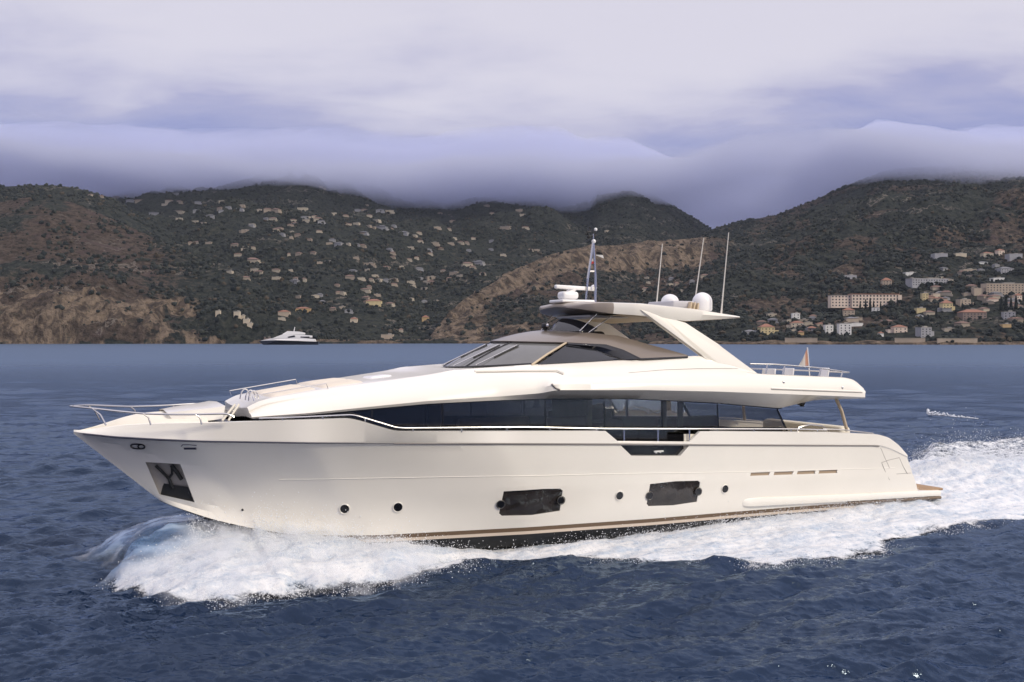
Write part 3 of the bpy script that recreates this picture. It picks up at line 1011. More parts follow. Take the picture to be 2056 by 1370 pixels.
for k, (fa, fb) in enumerate(((-0.15, -0.05), (0.24, 0.33), (0.55, 0.62))):   # wipers
    b_ = bmesh.new()
    pts = []
    for f in np.linspace(0.0, 0.80, 6):
        fr_ = fa + (fb - fa) * f
        A = arc(n=3, lo=fr_ - 0.01, hi=fr_ + 0.01, **WB)[1]; B = arc(n=3, lo=fr_ - 0.01, hi=fr_ + 0.01, **WT)[1]
        pts.append(loc(A * (1 - f) + B * f + np.array([-0.10, 0, 0.045])))
    tube_bm([pts], 0.016, 6, b_)
    wiper = finish("wiper", b_, STEEL, yacht)
    b_ = bmesh.new()
    tube_bm([[p + Vector((0.03, -0.05, -0.02)) for p in pts[2:]]], 0.020, 6, b_)
    finish("wiper_blade", b_, RUBB, wiper)

glass_b = trace([(1080, 732, 2.13), (1150, 728, 2.23), (1200, 725.5, 2.30), (1250, 722, 2.37)])
glass_t = trace([(1138, 692.5, 1.90), (1187, 700, 1.99), (1219, 710, 2.14), (1251, 722, 2.37)])
GB, GT = res(glass_b, 24), res(glass_t, 24, 1)
part_pair("wheelhouse_side_window", [GB] + between(GB, GT, 2, 0.03) + [GT], GLASS)
arch_t = trace([(1139, 689.5, 1.92), (1215, 691.5, 2.03), (1250, 702, 2.18), (1287, 720, 2.42)])
AT = res(arch_t, 24, 1)
part_pair("black_window_arch", [GT + np.array([0, 0.012, 0]), 0.5 * (GT + AT) + np.array([0, 0.075, 0]), AT + np.array([0, 0.03, 0])], BLACK)
for sg in (1, -1):
    finish("windscreen_pillar", tube_bm([[(p[0] - 0.02, -sg * (p[1] + 0.02), p[2]) for p in (at(1068, 733, 2.07), at(1100, 711, 1.98), at(1137, 688.5, 1.86))]], 0.035, 8), TAN, yacht)

# taupe roof and flybridge coaming
front = arc(s_mid=-0.62, s_side=0.86, half=1.90, zm=6.245, zs=6.20, n=16, lo=0.0)[:, :]
side_e = trace([(1170, 689.5, 1.97), (1215, 691.5, 2.04), (1250, 702, 2.19), (1285, 719.5, 2.44), (1380, 715.5, 2.52)])
RL = np.concatenate([front, side_e])
up_f = np.stack([np.linspace(1.55, 1.75, 16), np.linspace(0, 1.62, 16), np.linspace(6.60, 6.50, 16)], 1)
up_s = trace([(1180, 668, 1.66), (1240, 674, 1.85), (1300, 691, 2.10), (1330, 699, 2.22), (1381, 713.5, 2.50)])
RU = np.concatenate([up_f, up_s])


def resl(line, n):
    d = np.concatenate([[0], np.cumsum(np.linalg.norm(np.diff(line, axis=0), axis=1))])
    q = np.linspace(0, d[-1], n)
    return np.stack([np.interp(q, d, line[:, i]) for i in range(3)], 1)


RLr, RUr = RL, RU
low = RLr + np.array([0.02, -0.03, -0.045])
midl = [RLr * (1 - f) + RUr * f + np.array([0, 0, 0.10 * 4 * f * (1 - f)]) * np.linspace(1, 0.15, len(RLr))[:, None] for f in (0.2, 0.4, 0.6, 0.8)]
inner = RUr + np.array([0.10, -0.10, -0.02]); inner[:, 1] = np.maximum(inner[:, 1], 0)
inner_lo = inner.copy(); inner_lo[:, 2] = np.minimum(inner[:, 2] - 0.1, np.interp(inner[:, 0], [1.5, 5.5], [5.9, 5.3]))
part_loft("wheelhouse_roof", [low, RLr] + midl + [RUr, inner, inner_lo], TAUPE, angle=40)
for sg in (1, -1):
    finish("roof_edge_trim", tube_bm([[(p[0], -sg * (p[1] + 0.01), p[2] - 0.03) for p in resl(side_e, 20)]], 0.035, 6), BLACK, yacht)
# flybridge inside: dash, helm seat backs, tinted screen
b_ = bmesh.new()
box_bm(b_, (2.15, 0.0, 6.25), (1.0, 2.9, 0.6), 0.12)
finish("helm_console", b_, BLACK, yacht)
for y in (-0.75, 0.75):
    b_ = bmesh.new()
    box_bm(b_, (3.35, y, 5.95), (0.22, 0.75, 0.9), 0.08, Matrix.Rotation(0.15, 3, "Y"))
    box_bm(b_, (3.0, y, 5.75), (0.7, 0.75, 0.2), 0.08)
    finish("helm_seat", b_, TAN, yacht)
A = np.stack([np.linspace(1.45, 2.05, 14), np.linspace(0, 1.62, 14), np.linspace(6.60, 6.50, 14)], 1)
B = np.stack([np.linspace(1.85, 2.28, 14), np.linspace(0, 1.52, 14), np.linspace(6.98, 6.58, 14)], 1)
B[:, 2] = 6.98 - 0.36 * np.linspace(0, 1, 14) ** 2
part_loft("fly_windscreen", [A, 0.5 * (A + B) + np.array([-0.03, 0.02, 0.02]), B, B + np.array([0.02, -0.01, 0])], GLASS)

# hardtop
hs = np.linspace(0, 1, 50)
hS = 1.60 + 5.70 * hs
hw = np.interp(hS, [1.60, 1.70, 1.95, 2.4, 3.2, 4.2, 7.3], [0.85, 1.30, 1.72, 2.05, 2.32, 2.45, 2.42])
hzT = np.interp(hS, [1.60, 1.75, 2.2, 3.5, 5.5, 7.3], [7.34, 7.41, 7.45, 7.42, 7.27, 7.06])
hzB = np.interp(hS, [1.60, 1.9, 2.5, 3.4, 4.4, 5.1, 7.3], [7.29, 7.20, 7.09, 7.03, 6.93, 6.87, 6.99])
mk = lambda w_, z_: np.stack([hS, w_, z_], 1)
front_cut = hS <= 2.45
H = [mk(hw * 0, hzB + 0.06), mk(hw * 0.55, hzB + 0.05), mk(hw * 0.90, hzB + 0.015), mk(hw * 0.975, hzB + 0.01), mk(hw, hzB * 0.45 + hzT * 0.55), mk(hw * 0.985, hzT - 0.012), mk(hw * 0.93, hzT + 0.012), mk(hw * 0.5, hzT + 0.055), mk(hw * 0, hzT + 0.065)]
part_loft("hardtop", [l[~front_cut] for l in H], GEL, cap=True)
part_loft("hardtop_visor", [l[hS <= 2.57] for l in H], VISOR, cap=True)
b_ = bmesh.new()
lin = [mk(hw * 0, hzB + 0.02), mk(hw * 0.5, hzB + 0.012), mk(hw * 0.84, hzB - 0.012), mk(hw * 0.86, hzB + 0.03)]
sel = (hS > 2.7) & (hS < 6.9)
part_loft("headlining", [l[sel] for l in lin], TAN, cap=True)
b_ = bmesh.new()
box_bm(b_, (3.0, 0.0, 7.035), (1.5, 2.2, 0.10), 0.045)
finish("ceiling_panel", b_, GEL, yacht)

# slanting arches that carry the hardtop
def arch_part():
    o = [(1285, 621.5, 2.36), (1330, 634, 2.38), (1377, 648, 2.38), (1440, 689, 2.50), (1500, 734, 2.72), (1523, 751, 2.80), (1470, 752, 2.78), (1414, 718, 2.58), (1409, 712.5, 2.55), (1345, 665.5, 2.44)]
    for sg in (1, -1):
        b2 = bmesh.new()
        P3 = [at(*p) for p in o]
        f1 = [b2.verts.new((p[0], -sg * p[1], p[2])) for p in P3]
        f2 = [b2.verts.new((p[0], -sg * (p[1] - 0.24), p[2])) for p in P3]
        n = len(o)
        b2.faces.new(f1); b2.faces.new(f2[::-1])
        for i in range(n):
            b2.faces.new((f1[i], f2[i], f2[(i + 1) % n], f1[(i + 1) % n]))
        bmesh.ops.recalc_face_normals(b2, faces=b2.faces)
        bmesh.ops.bevel(b2, geom=[e for e in b2.edges if abs(e.verts[0].co.y - e.verts[1].co.y) < 0.2], offset=0.035, segments=2, profile=0.6, affect="EDGES")
        finish("hardtop_arch", b2, GEL, yacht, 30)


arch_part()
for sg in (1, -1):                          # thin struts at the front
    b_ = bmesh.new()
    tube_bm([[(1.75, -sg * 1.30, 6.55), (2.30, -sg * 1.45, 7.12)]], 0.018, 8, b_)
    finish("hardtop_strut", b_, STEEL, yacht)
    b_ = bmesh.new()
    tube_bm([[(1.95, -sg * 1.50, 6.50), (2.80, -sg * 1.60, 7.07)]], 0.018, 8, b_)
    finish("hardtop_strut", b_, STEEL, yacht)

# ------------------------------------------------------------------ openings and fittings of the hull
def frame_off(p, n, off):
    return p + n * off


back_plate("gate_panel", gate_lo, 0.155, BLACK, yacht, 0.06)
b_ = bmesh.new()
ph = Vector((sum(p[0] for p in gate_lo) / 4 + 0.18, gate_lo[1][2] + 0.10, gate_lo[1][1] + 0.07))
box_bm(b_, ph, (0.36, 0.04, 0.05), 0.015)
box_bm(b_, ph + Vector((-0.08, 0.03, -0.03)), (0.05, 0.05, 0.05), 0.01)
box_bm(b_, ph + Vector((0.08, 0.03, -0.03)), (0.05, 0.05, 0.05), 0.01)
finish("gate_handle", b_, WHITE, yacht)
gl = [at(1374, 872, 3.14), at(1408, 872, 3.14), at(1388, 893, 3.16), at(1374, 913, 3.18)]
b_ = bmesh.new()
v1 = [b_.verts.new((p[0], -p[1], p[2])) for p in gl]; v2 = [b_.verts.new((p[0], -p[1] + 0.05, p[2])) for p in gl]
b_.faces.new(v1); b_.faces.new(v2[::-1])
for i in range(4):
    b_.faces.new((v1[i], v2[i], v2[(i + 1) % 4], v1[(i + 1) % 4]))
finish("gate_leaf", b_, GEL2, yacht, smooth=False)

back_plate("pocket_plate", pocket, 0.18, simple_mat("pocket_steel", (0.34, 0.31, 0.28), 0.4, metal=0.2, var=0.1), yacht, 0.08)


def pk(u, v, d):
    a, b, c, e = (Vector((p[0], p[2], p[1])) for p in (pocket[0], pocket[1], pocket[2], pocket[3]))
    q = (a * (1 - u) + b * u) * (1 - v) + (e * (1 - u) + c * u) * v
    return Vector((q.x, q.y + d, q.z))


b_ = bmesh.new()
low_ = [pk(-0.01, 0.62, 0.13), pk(1.01, 0.62, 0.13), pk(1.01, 1.01, 0.04), pk(-0.01, 1.01, 0.04)]
f_ = b_.faces.new([b_.verts.new(p) for p in low_])
ex = bmesh.ops.extrude_face_region(b_, geom=[f_])
bmesh.ops.translate(b_, verts=[g for g in ex["geom"] if isinstance(g, bmesh.types.BMVert)], vec=(0, 0.05, 0))
finish("pocket_sill", b_, RUBB, yacht, smooth=False)
b_ = bmesh.new()
for path, rad_ in (([(0.50, 0.72), (0.50, 0.44)], 0.045), ([(0.50, 0.45), (0.38, 0.26), (0.27, 0.10)], 0.04), ([(0.50, 0.45), (0.66, 0.30), (0.74, 0.08)], 0.035), ([(0.74, 0.06), (0.82, 0.24), (0.88, 0.42)], 0.055)):
    tube_bm([[pk(u, v, 0.10) for u, v in path]], rad_, 8, b_)
finish("anchor", b_, RUBB, yacht)

GWIN = simple_mat("hull_window_glass", (0.026, 0.021, 0.018), 0.05, var=0.35, scale=2.2, spec=0.8, bump=0.12)
for poly, cs in ((win1, ((1005, 1012.5), (1126, 1004.5))), (win2, ((1303.5, 995.5), (1401.5, 987)))):
    wn = back_plate("hull_window", poly, 0.03, GWIN, yacht, 0.04)
    for c in cs:
        p, n = hit(*c)
        q = n.to_track_quat("Z", "Y").to_matrix()
        b2 = bmesh.new()
        bmesh.ops.create_cone(b2, cap_ends=True, segments=28, radius1=0.115, radius2=0.105, depth=0.04)
        bmesh.ops.rotate(b2, verts=b2.verts, cent=(0, 0, 0), matrix=q)
        bmesh.ops.translate(b2, verts=b2.verts, vec=p + n * 0.012)
        po = finish("porthole", b2, BLACK, yacht)
        b2 = bmesh.new()
        ringp = [p + n * 0.03 + q @ Vector((0.122 * math.cos(a), 0.122 * math.sin(a), 0)) for a in np.linspace(0, 2 * math.pi, 29)]
        tube_bm([ringp], 0.012, 6, b2)
        finish("porthole_rim", b2, simple_mat("dark_rim", (0.10, 0.095, 0.09), 0.35, metal=0.5), po)
for c in ((692, 1022), (799, 1018.5), (1243.5, 995.5), (1455.5, 982)):
    p, n = hit(*c)
    q = n.to_track_quat("Z", "Y").to_matrix()
    b2 = bmesh.new()
    bmesh.ops.create_cone(b2, cap_ends=True, segments=28, radius1=0.125, radius2=0.115, depth=0.03)
    bmesh.ops.rotate(b2, verts=b2.verts, cent=(0, 0, 0), matrix=q)
    bmesh.ops.translate(b2, verts=b2.verts, vec=p + n * 0.006)
    po = finish("porthole", b2, BLACK, yacht)
    b2 = bmesh.new()
    tube_bm([[p + n * 0.012 + q @ Vector((0.138 * math.cos(a), 0.138 * math.sin(a), 0)) for a in np.linspace(0, 2 * math.pi, 29)]], 0.016, 6, b2)
    finish("porthole_rim", b2, GEL, po)
for v in ventp:
    vo = back_plate("engine_vent", v, 0.045, simple_mat("vent_bronze", (0.34, 0.26, 0.18), 0.5), yacht, 0.04)
# mooring fittings near the bow, drain
def loop_on_hull(name, pts, r, mat):
    b2 = bmesh.new()
    P3 = [frame_off(*hit(*p), 0.01) for p in pts]
    tube_bm([P3], r, 6, b2)
    return finish(name, b2, mat, yacht)


th = np.linspace(0, 2 * math.pi, 21)
b2 = bmesh.new()
tube_bm([[frame_off(*hit(277 + 14 * np.sign(math.cos(a)) * abs(math.cos(a)) ** 0.6, 896 + 4.6 * math.sin(a) + 1.0 * math.cos(a)), 0.012) for a in th]], 0.02, 6, b2)
tube_bm([[frame_off(*hit(284 + 6.5 * math.cos(a), 896.5 + 4.2 * math.sin(a)), 0.012) for a in th]], 0.02, 6, b2)
finish("fairlead", b2, RUBB, yacht)
b2 = bmesh.new()
tube_bm([[frame_off(*hit(x, 900.5), 0.0) for x in (370, 380, 394)]], 0.035, 8, b2)
finish("mooring_slot", b2, NAVY, yacht)
b2 = bmesh.new()
tube_bm([[frame_off(*hit(x, y), 0.005) for x, y in ((364, 896), (367, 893), (380, 893), (395, 894.5))]], 0.014, 6, b2)
finish("slot_rim", b2, STEEL, yacht)
b2 = bmesh.new()
p, n = hit(487, 1024)
bmesh.ops.create_uvsphere(b2, u_segments=10, v_segments=6, radius=0.035)
bmesh.ops.translate(b2, verts=b2.verts, vec=p)
finish("drain", b2, RUBB, yacht)
# seams of the hatches near the stern and the crease along the side
seams = [[(1768, 899), (1776, 918), (1786, 940)], [(1770, 929), (1777, 946), (1786, 964)], [(1806, 920), (1813, 936), (1822, 952)], [(1770, 929), (1788, 923), (1806, 919)], [(1800, 952), (1829, 950)]]
b2 = bmesh.new()
for sm in seams:
    P3 = []
    for p in sm:
        h, n = hit(*p)
        if h is not None: P3.append(h)
    if len(P3) > 1:
        tube_bm([P3], 0.007, 5, b2)
finish("hatch_seam", b2, SEAM_SHADE, yacht)
b2 = bmesh.new()
tube_bm([[hit(x, y)[0] for x, y in zip(np.linspace(560, 1797, 60), np.interp(np.linspace(560, 1797, 60), [560, 634, 960, 1060, 1240, 1460, 1797], [963, 962.5, 957, 956, 951.5, 948.5, 940]))]], 0.011, 6, b2)
finish("crease_line", b2, GEL, yacht)

# spray rail and bathing platform at the stern
sp_t = trace([(1473, 1004, 2.95), (1486, 1001, 3.10), (1530, 1000, 3.16), (1700, 994, 3.10), (1845, 987, 3.02), (1888, 985, 2.98)])
sp_b = trace([(1473, 1009, 2.95), (1486, 1015, 3.10), (1505, 1017.5, 3.16), (1700, 1007, 3.10), (1845, 998, 3.02), (1888, 995.5, 2.98)])
a_t, a_b = res(sp_t, 60, 1), res(sp_b, 60, 1)
in_t = a_t.copy(); in_t[:, 1] -= 0.30; in_t[:, 2] += 0.03
in_b = a_b.copy(); in_b[:, 1] -= 0.30
part_pair("spray_rail", [in_t, a_t] + between(a_t, a_b, 2, 0.03) + [a_b, in_b], GEL, cap=True)
pt = trace([(1815, 982, 2.92), (1888, 979.5, 2.88)])
b2 = bmesh.new()
box_bm(b2, (15.75, 0, 0.74), (1.45, 5.75, 0.09), 0.03)
finish("bathing_platform", b2, TEAK, yacht)
b2 = bmesh.new()
box_bm(b2, (15.75, 0, 0.52), (1.35, 5.6, 0.30), 0.05)
finish("platform_base", b2, GEL, yacht)
kb = trace([(1700, 1010, 3.0), (1888, 999, 2.92)])
for sg in (1, -1):
    finish("platform_keel_strip", tube_bm([[(p[0], -sg * p[1], p[2]) for p in kb]], 0.06, 6), BRONZE, yacht)

# ------------------------------------------------------------------ rails and deck gear
def mir_tubes(name, paths, r, mat=STEEL, seg=7):
    """One rail per side."""
    for sg in (1, -1):
        b2 = bmesh.new()
        tube_bm([[(p[0], -sg * p[1], p[2]) for p in path] for path in paths], r, seg, b2)
        finish(name, b2, mat, yacht)


rail = trace([(148, 816.5, 0.10), (187, 820.5, 0.78), (236, 826, 1.15), (289, 831, 1.5), (345, 832.5, 1.8), (393, 832.5, 2.02), (442, 831, 2.2), (462, 831, 2.26), (470, 838, 2.26)])
rr_l = res(rail, 40, 2)
mir_tubes("bow_rail", [list(rr_l)], 0.026)
for x0, y0, b0, x1, y1, b1 in ((185, 820.5, 0.78, 213, 849.5, 1.0), (288, 831, 1.5, 303, 849, 1.55), (393, 832.5, 2.02, 405, 848, 2.05)):
    a0_ = np.array(at(x0, y0, b0)); a1_ = np.array(at(x1, y1, b1))
    for sg in (1, -1):
        b2 = bmesh.new()
        mid = 0.5 * (a0_ + a1_) + np.array([0.03, 0, 0.02])
        tube_bm([[(p[0], -sg * p[1], p[2]) for p in (a0_, mid, a1_ - np.array([0, 0, 0.06]))]], 0.022, 7, b2)
        finish("rail_stanchion", b2, STEEL, yacht)
b2 = bmesh.new()
tube_bm([[(-12.93, -0.10, float(rr_l[0][2])), (-12.99, 0.0, float(rr_l[0][2])), (-12.93, 0.10, float(rr_l[0][2]))]], 0.026, 7, b2)
finish("bow_rail_tip", b2, STEEL, yacht)

bRl = lambda s: bT(s) - 0.06
hand = trace([(520, 840.5), (605, 838), (704, 833.5), (716, 835), (793, 858), (806, 860), (1060, 858), (1213, 861), (1420, 861.5), (1595, 861.5), (1660, 863.5)], bRl)
hand_l = res(hand, 160)
mir_tubes("hand_rail", [list(hand_l)], 0.024)
for sx in (-8.0, -7.0, -5.9, -4.6, -3.2, -1.8, -0.4, 1.2, 5.7, 7.2, 8.8, 10.0):
    zt_ = float(np.interp(sx, hand_l[:, 0], hand_l[:, 2])); zb_ = float(np.interp(sx, T_[:, 0], T_[:, 2]))
    bb = float(bRl(sx))
    for sg in (1, -1):
        b2 = bmesh.new()
        tube_bm([[(sx, -sg * bb, zb_ - 0.02), (sx, -sg * bb, zt_)]], 0.018, 6, b2)
        finish("rail_post", b2, STEEL, yacht)
for px_ in (1253, 1321, 1384):
    a0_ = at(px_, 861, 3.2); a1_ = at(px_, 889, 3.22)
    b2 = bmesh.new()
    tube_bm([[loc(a0_), loc(a1_)]], 0.028, 7, b2)
    finish("gate_post", b2, STEEL, yacht)
# bright band of the knuckle that crosses the gate
kq = K_[(K_[:, 0] > gate_up[1][0] - 0.3) & (K_[:, 0] < gate_up[2][0] + 0.3)]
b2 = bmesh.new()
tube_bm([[(p[0], -p[1] + 0.05, p[2] + 0.02) for p in kq]], 0.05, 8, b2)
finish("gate_threshold", b2, GEL, yacht)

# low grab rails by the forward sun pad, little hoops at its front
gr = trace([(506, 799, 1.50), (560, 790, 1.55), (655, 774, 1.62)])
g2 = gr + np.array([0, 0, 0.05])
mir_tubes("grab_rail", [[g2[0] + np.array([0.05, 0, -0.14]), g2[0], g2[1], g2[2], g2[2] + np.array([0.05, 0, -0.14])]], 0.013)
for y in (-0.55, -0.15, 0.55):
    b2 = bmesh.new()
    tube_bm([[Vector((-8.35 + 0.14 * math.cos(a), y, 4.58 + 0.28 * math.sin(a))) for a in np.linspace(0, math.pi, 9)]], 0.02, 6, b2)
    finish("grab_hoop", b2, STEEL, yacht)
# sun pad cushions let into the forward roof
def on_roof(s, b):
    p = utree.ray_cast(Vector((s, -b, 9.0)), Vector((0, 0, -1)))[0]
    return p


def pad(name, s0, s1, b0, b1, h, mat):
    n1, n2 = 14, 10
    g = [[on_roof(s0 + (s1 - s0) * i / (n1 - 1), b0 + (b1 - b0) * j / (n2 - 1)) for j in range(n2)] for i in range(n1)]
    b2 = bmesh.new()
    top = []
    for i in range(n1):
        row = []
        for j in range(n2):
            e = min(i, n1 - 1 - i, j, n2 - 1 - j)
            row.append(b2.verts.new(g[i][j] + Vector((0, 0, -0.03 if e == 0 else (h * 0.8 if e == 1 else h)))))
        top.append(row)
    for i in range(n1 - 1):
        for j in range(n2 - 1):
            b2.faces.new((top[i][j], top[i + 1][j], top[i + 1][j + 1], top[i][j + 1]))
    return finish(name, b2, mat, yacht, 60)


pad("sun_pad", -8.1, -6.75, -1.35, -0.03, 0.05, CUSH)
pad("sun_pad", -8.1, -6.75, 0.03, 1.35, 0.05, CUSH)
pad("sun_pad", -6.68, -5.4, -1.42, -0.03, 0.05, CUSH)
pad("sun_pad", -6.68, -5.4, 0.03, 1.42, 0.05, CUSH)
pad("deck_hatch", -4.9, -4.2, -0.45, 0.45, 0.04, WHITE)
# seat and fittings in the well between foredeck and deckhouse
b2 = bmesh.new()
box_bm(b2, (-9.20, 0.2, 3.90), (0.45, 3.0, 0.35), 0.08)
finish("well_seat", b2, NAVY, yacht)
b2 = bmesh.new()
a0_, a1_ = at(446, 845, 1.9), at(472, 812, 1.75)
tube_bm([[loc(a0_), loc(a1_)], [loc(a0_) + Vector((0.16, 0, 0)), loc(a1_) + Vector((0.10, 0, 0))]], 0.03, 7, b2)
tube_bm([[loc(a0_) + Vector((0.02 + 0.12, 0, 0)) * 0.5 + (loc(a1_) - loc(a0_)) * f, loc(a0_) + Vector((0.15, 0, 0)) + (loc(a1_) - loc(a0_)) * f] for f in (0.3, 0.6, 0.9)], 0.015, 5, b2)
finish("step_rail", b2, GEL2, yacht)
# raised lines moulded into the upper works, with dark seams and painted shade lines
def up_line(name, pts, r, mat=GEL, tree=None, off=0.0):
    P3 = []
    for p in pts:
        h, n = hit(p[0], p[1], tree or utree)
        if h is not None:
            P3.append(h + n * off)
    b2 = bmesh.new()
    tube_bm([P3], r, 6, b2)
    return finish(name, b2, mat, yacht)


def dens(pts, n=24):
    a = np.array(pts, float)
    d = np.concatenate([[0], np.cumsum(np.hypot(*np.diff(a, axis=0).T))])
    q = np.linspace(0, d[-1], n)
    return list(zip(np.interp(q, d, a[:, 0]), np.interp(q, d, a[:, 1])))


up_line("step_moulding", dens([(953, 746), (1040, 744.5), (1118, 744), (1132, 750.5)]), 0.045)
up_line("step_shade_line", dens([(956, 749), (1040, 747), (1116, 747), (1131, 753)]), 0.014, SEAM_SHADE)  # shadow under the step, drawn as a dark tube
up_line("edge_line", dens([(1108, 772), (1116, 780), (1124, 783)]), 0.03, SEAM_SHADE)  # grey line over the front corner of the edge
up_line("coaming_seam", dens([(1262, 749), (1330, 743), (1400, 740.5), (1500, 740)]), 0.008, SEAM_SHADE)
up_line("aft_moulding", dens([(1548, 780), (1640, 783.5), (1731, 787)]), 0.03)
up_line("aft_shade_line", dens([(1548, 782.5), (1640, 786), (1731, 789)]), 0.010, SEAM_SHADE)  # dark tube painted in for the shadow below the moulding
for c in ((1573, 768), (1691, 779)):
    p, n = hit(c[0], c[1], utree)
    b2 = bmesh.new()
    bmesh.ops.create_uvsphere(b2, u_segments=10, v_segments=6, radius=0.045)
    bmesh.ops.translate(b2, verts=b2.verts, vec=p)
    finish("deck_drain", b2, STEEL, yacht)

# flybridge after rail
fr_ = trace([(1506, 731, 2.72), (1560, 732, 2.76), (1640, 738.5, 2.76), (1705, 748, 2.72)])
fl = res(fr_, 30, 1)
mir_tubes("fly_rail", [list(fl)], 0.024)
for px_, yb in ((1541, 750), (1576, 752), (1648, 756), (1692, 759)):
    yt = float(np.interp(px_, [1506, 1560, 1640, 1705], [731, 732, 738.5, 748]))
    a0_, a1_ = at(px_, yt, 2.76), at(px_ - 4, yb + 3, 2.76)
    for sg in (1, -1):
        b2 = bmesh.new()
        tube_bm([[(a0_[0], -sg * a0_[1], a0_[2]), (a1_[0], -sg * a1_[1], a1_[2])]], 0.03, 7, b2)
        finish("fly_rail_post", b2, STEEL, yacht)
tie = fl[-1]
b2 = bmesh.new()
tube_bm([[(tie[0], -tie[1], tie[2]), (tie[0] + 0.12, 0, tie[2]), (tie[0], tie[1], tie[2])]], 0.024, 7, b2)
finish("fly_rail", b2, STEEL, yacht)
b2 = bmesh.new()
box_bm(b2, (9.55, 0, 4.42), (4.9, 5.3, 0.08), 0.0)
finish("fly_deck", b2, TEAK, yacht)
# struts under the overhang, dark deck lamp, cockpit sofa
for sg in (1, -1):
    b2 = bmesh.new()
    a0_, a1_, a2_ = at(1677, 797, 2.55), at(1690, 826, 2.62), at(1701, 866, 2.72)
    tube_bm([[(p[0], -sg * p[1], p[2]) for p in (a0_, a1_, a2_)]], 0.06, 8, b2)
    finish("overhang_strut", b2, TAN, yacht)
b2 = bmesh.new()
p = loc(at(1608, 806, 1.9))
box_bm(b2, p, (0.26, 0.26, 0.26), 0.07)
box_bm(b2, p + Vector((0.05, 0, -0.14)), (0.13, 0.13, 0.10), 0.03)
finish("deck_speaker", b2, RUBB, yacht)
b2 = bmesh.new()
sz = at(1640, 858, 1.2)
box_bm(b2, (12.4, 0.0, 2.78), (0.55, 4.2, 0.75), 0.16)
finish("cockpit_sofa", b2, GEL2, yacht)
b2 = bmesh.new()
tube_bm([[loc(p) for p in trace([(1600, 866, 2.7), (1604, 858, 2.7), (1625, 853.5, 2.6), (1650, 856, 2.5), (1664, 866, 2.5)])]], 0.035, 7, b2)
finish("cockpit_rail", b2, STEEL, yacht)
mir_tubes("stern_rail", [list(trace([(1652, 862, 2.8), (1690, 863, 2.85), (1752, 870, 2.85), (1760, 876, 2.85)]))], 0.022)

# ------------------------------------------------------------------ hardtop gear
def lathe(prof, seg=24, c=(0, 0, 0), bm=None):
    bm = bm or bmesh.new()
    rings = []
    for r, z in prof:
        rings.append([bm.verts.new((c[0] + r * math.cos(a), c[1] + r * math.sin(a), c[2] + z)) for a in np.linspace(0, 2 * math.pi, seg, endpoint=False)])
    for i in range(len(rings) - 1):
        for k in range(seg):
            bm.faces.new((rings[i][k], rings[i][(k + 1) % seg], rings[i + 1][(k + 1) % seg], rings[i + 1][k]))
    bm.faces.new(rings[0][::-1]); bm.faces.new(rings[-1])
    return bm


def px_of(p):
    X = p[0] * CT_ + p[1] * ST_; Y = DC + p[0] * ST_ - p[1] * CT_
    return Y / 2000.0                        # metres per photo pixel at that place


d2 = at(1410, 622, 0.9); k_ = px_of(d2)
r_ = 20 * k_
prof = [(r_ * 0.92, 0.0), (r_, 0.05), (r_, 18 * k_)] + [(r_ * math.cos(a), 18 * k_ + r_ * 0.98 * math.sin(a)) for a in np.linspace(0.15, 1.5, 9)] + [(0.004, 18 * k_ + r_ * 0.985)]
dome = finish("satellite_dome", lathe(prof, 28, loc(d2) + Vector((0, 0, -0.05))), WHITE, yacht, 50)
d1 = at(1345, 607, -1.0); k_ = px_of(d1); r_ = 18 * k_
prof = [(r_ * 0.95, -0.28), (r_, -0.1), (r_, 0.0)] + [(r_ * math.cos(a), r_ * 0.9 * math.sin(a)) for a in np.linspace(0.15, 1.5, 9)] + [(0.004, r_ * 0.905)]
finish("satellite_dome", lathe(prof, 28, loc(d1)), WHITE, yacht, 50)
b2 = bmesh.new()
p = at(1343, 611, 0.2)
box_bm(b2, loc(p) + Vector((0.25, 0, -0.03)), (1.25, 1.5, 0.24), 0.06)
finish("equipment_box", b2, simple_mat("grey_box", (0.42, 0.41, 0.43), 0.5), yacht)
for i in range(4):
    b2 = bmesh.new()
    p = at(1381 + i * 7, 614 + i * 1.2, 0.9)
    box_bm(b2, loc(p), (0.06, 0.4, 0.26), 0.02, Matrix.Rotation(0.2, 3, "Y"))
    finish("louvre_blade", b2, TAN, yacht)
for (x0, y0, x1, y1, bb) in ((1318, 612, 1330, 490, -1.9), (1393, 620, 1413, 478, 0.0), (1448, 630, 1463, 467, 1.6)):
    a0_, a1_ = np.array(at(x0, y0, bb)), np.array(at(x1, y1, bb))
    b2 = bmesh.new()
    tube_bm([[loc(a0_ + (a1_ - a0_) * f) for f in (0, 0.12, 0.5, 1.0)]], [0.035, 0.026, 0.020, 0.016], 7, b2)
    finish("whip_antenna", b2, simple_mat("antenna_grey", (0.60, 0.57, 0.52), 0.5), yacht)
# radar
rp = at(1143, 607, -0.1); k_ = px_of(rp)
b2 = bmesh.new()
box_bm(b2, loc(rp) + Vector((0.10, 0, 0.02)), (1.25, 0.9, 0.10), 0.04)
radar = finish("radar_base", b2, WHITE, yacht)
b2 = bmesh.new()
q_ = loc(rp)
box_bm(b2, q_ + Vector((-0.05, 0, 0.22)), (0.62, 0.45, 0.26), 0.10)
finish("radar_gearbox", b2, WHITE, yacht)
b2 = bmesh.new()
p1, p2 = loc(at(1115, 577, 0.25)), loc(at(1192, 579.5, -0.45))
dv_ = (p2 - p1); mid_ = (p1 + p2) * 0.5
rot = Matrix.Rotation(math.atan2(dv_.y, dv_.x), 3, "Z")
box_bm(b2, mid_, (dv_.length, 0.12, 0.13), 0.035, rot)
tube_bm([[q_ + Vector((-0.05, 0, 0.30)), Vector((mid_.x, mid_.y, mid_.z))]], 0.09, 10, b2)
finish("radar_scanner", b2, WHITE, yacht)
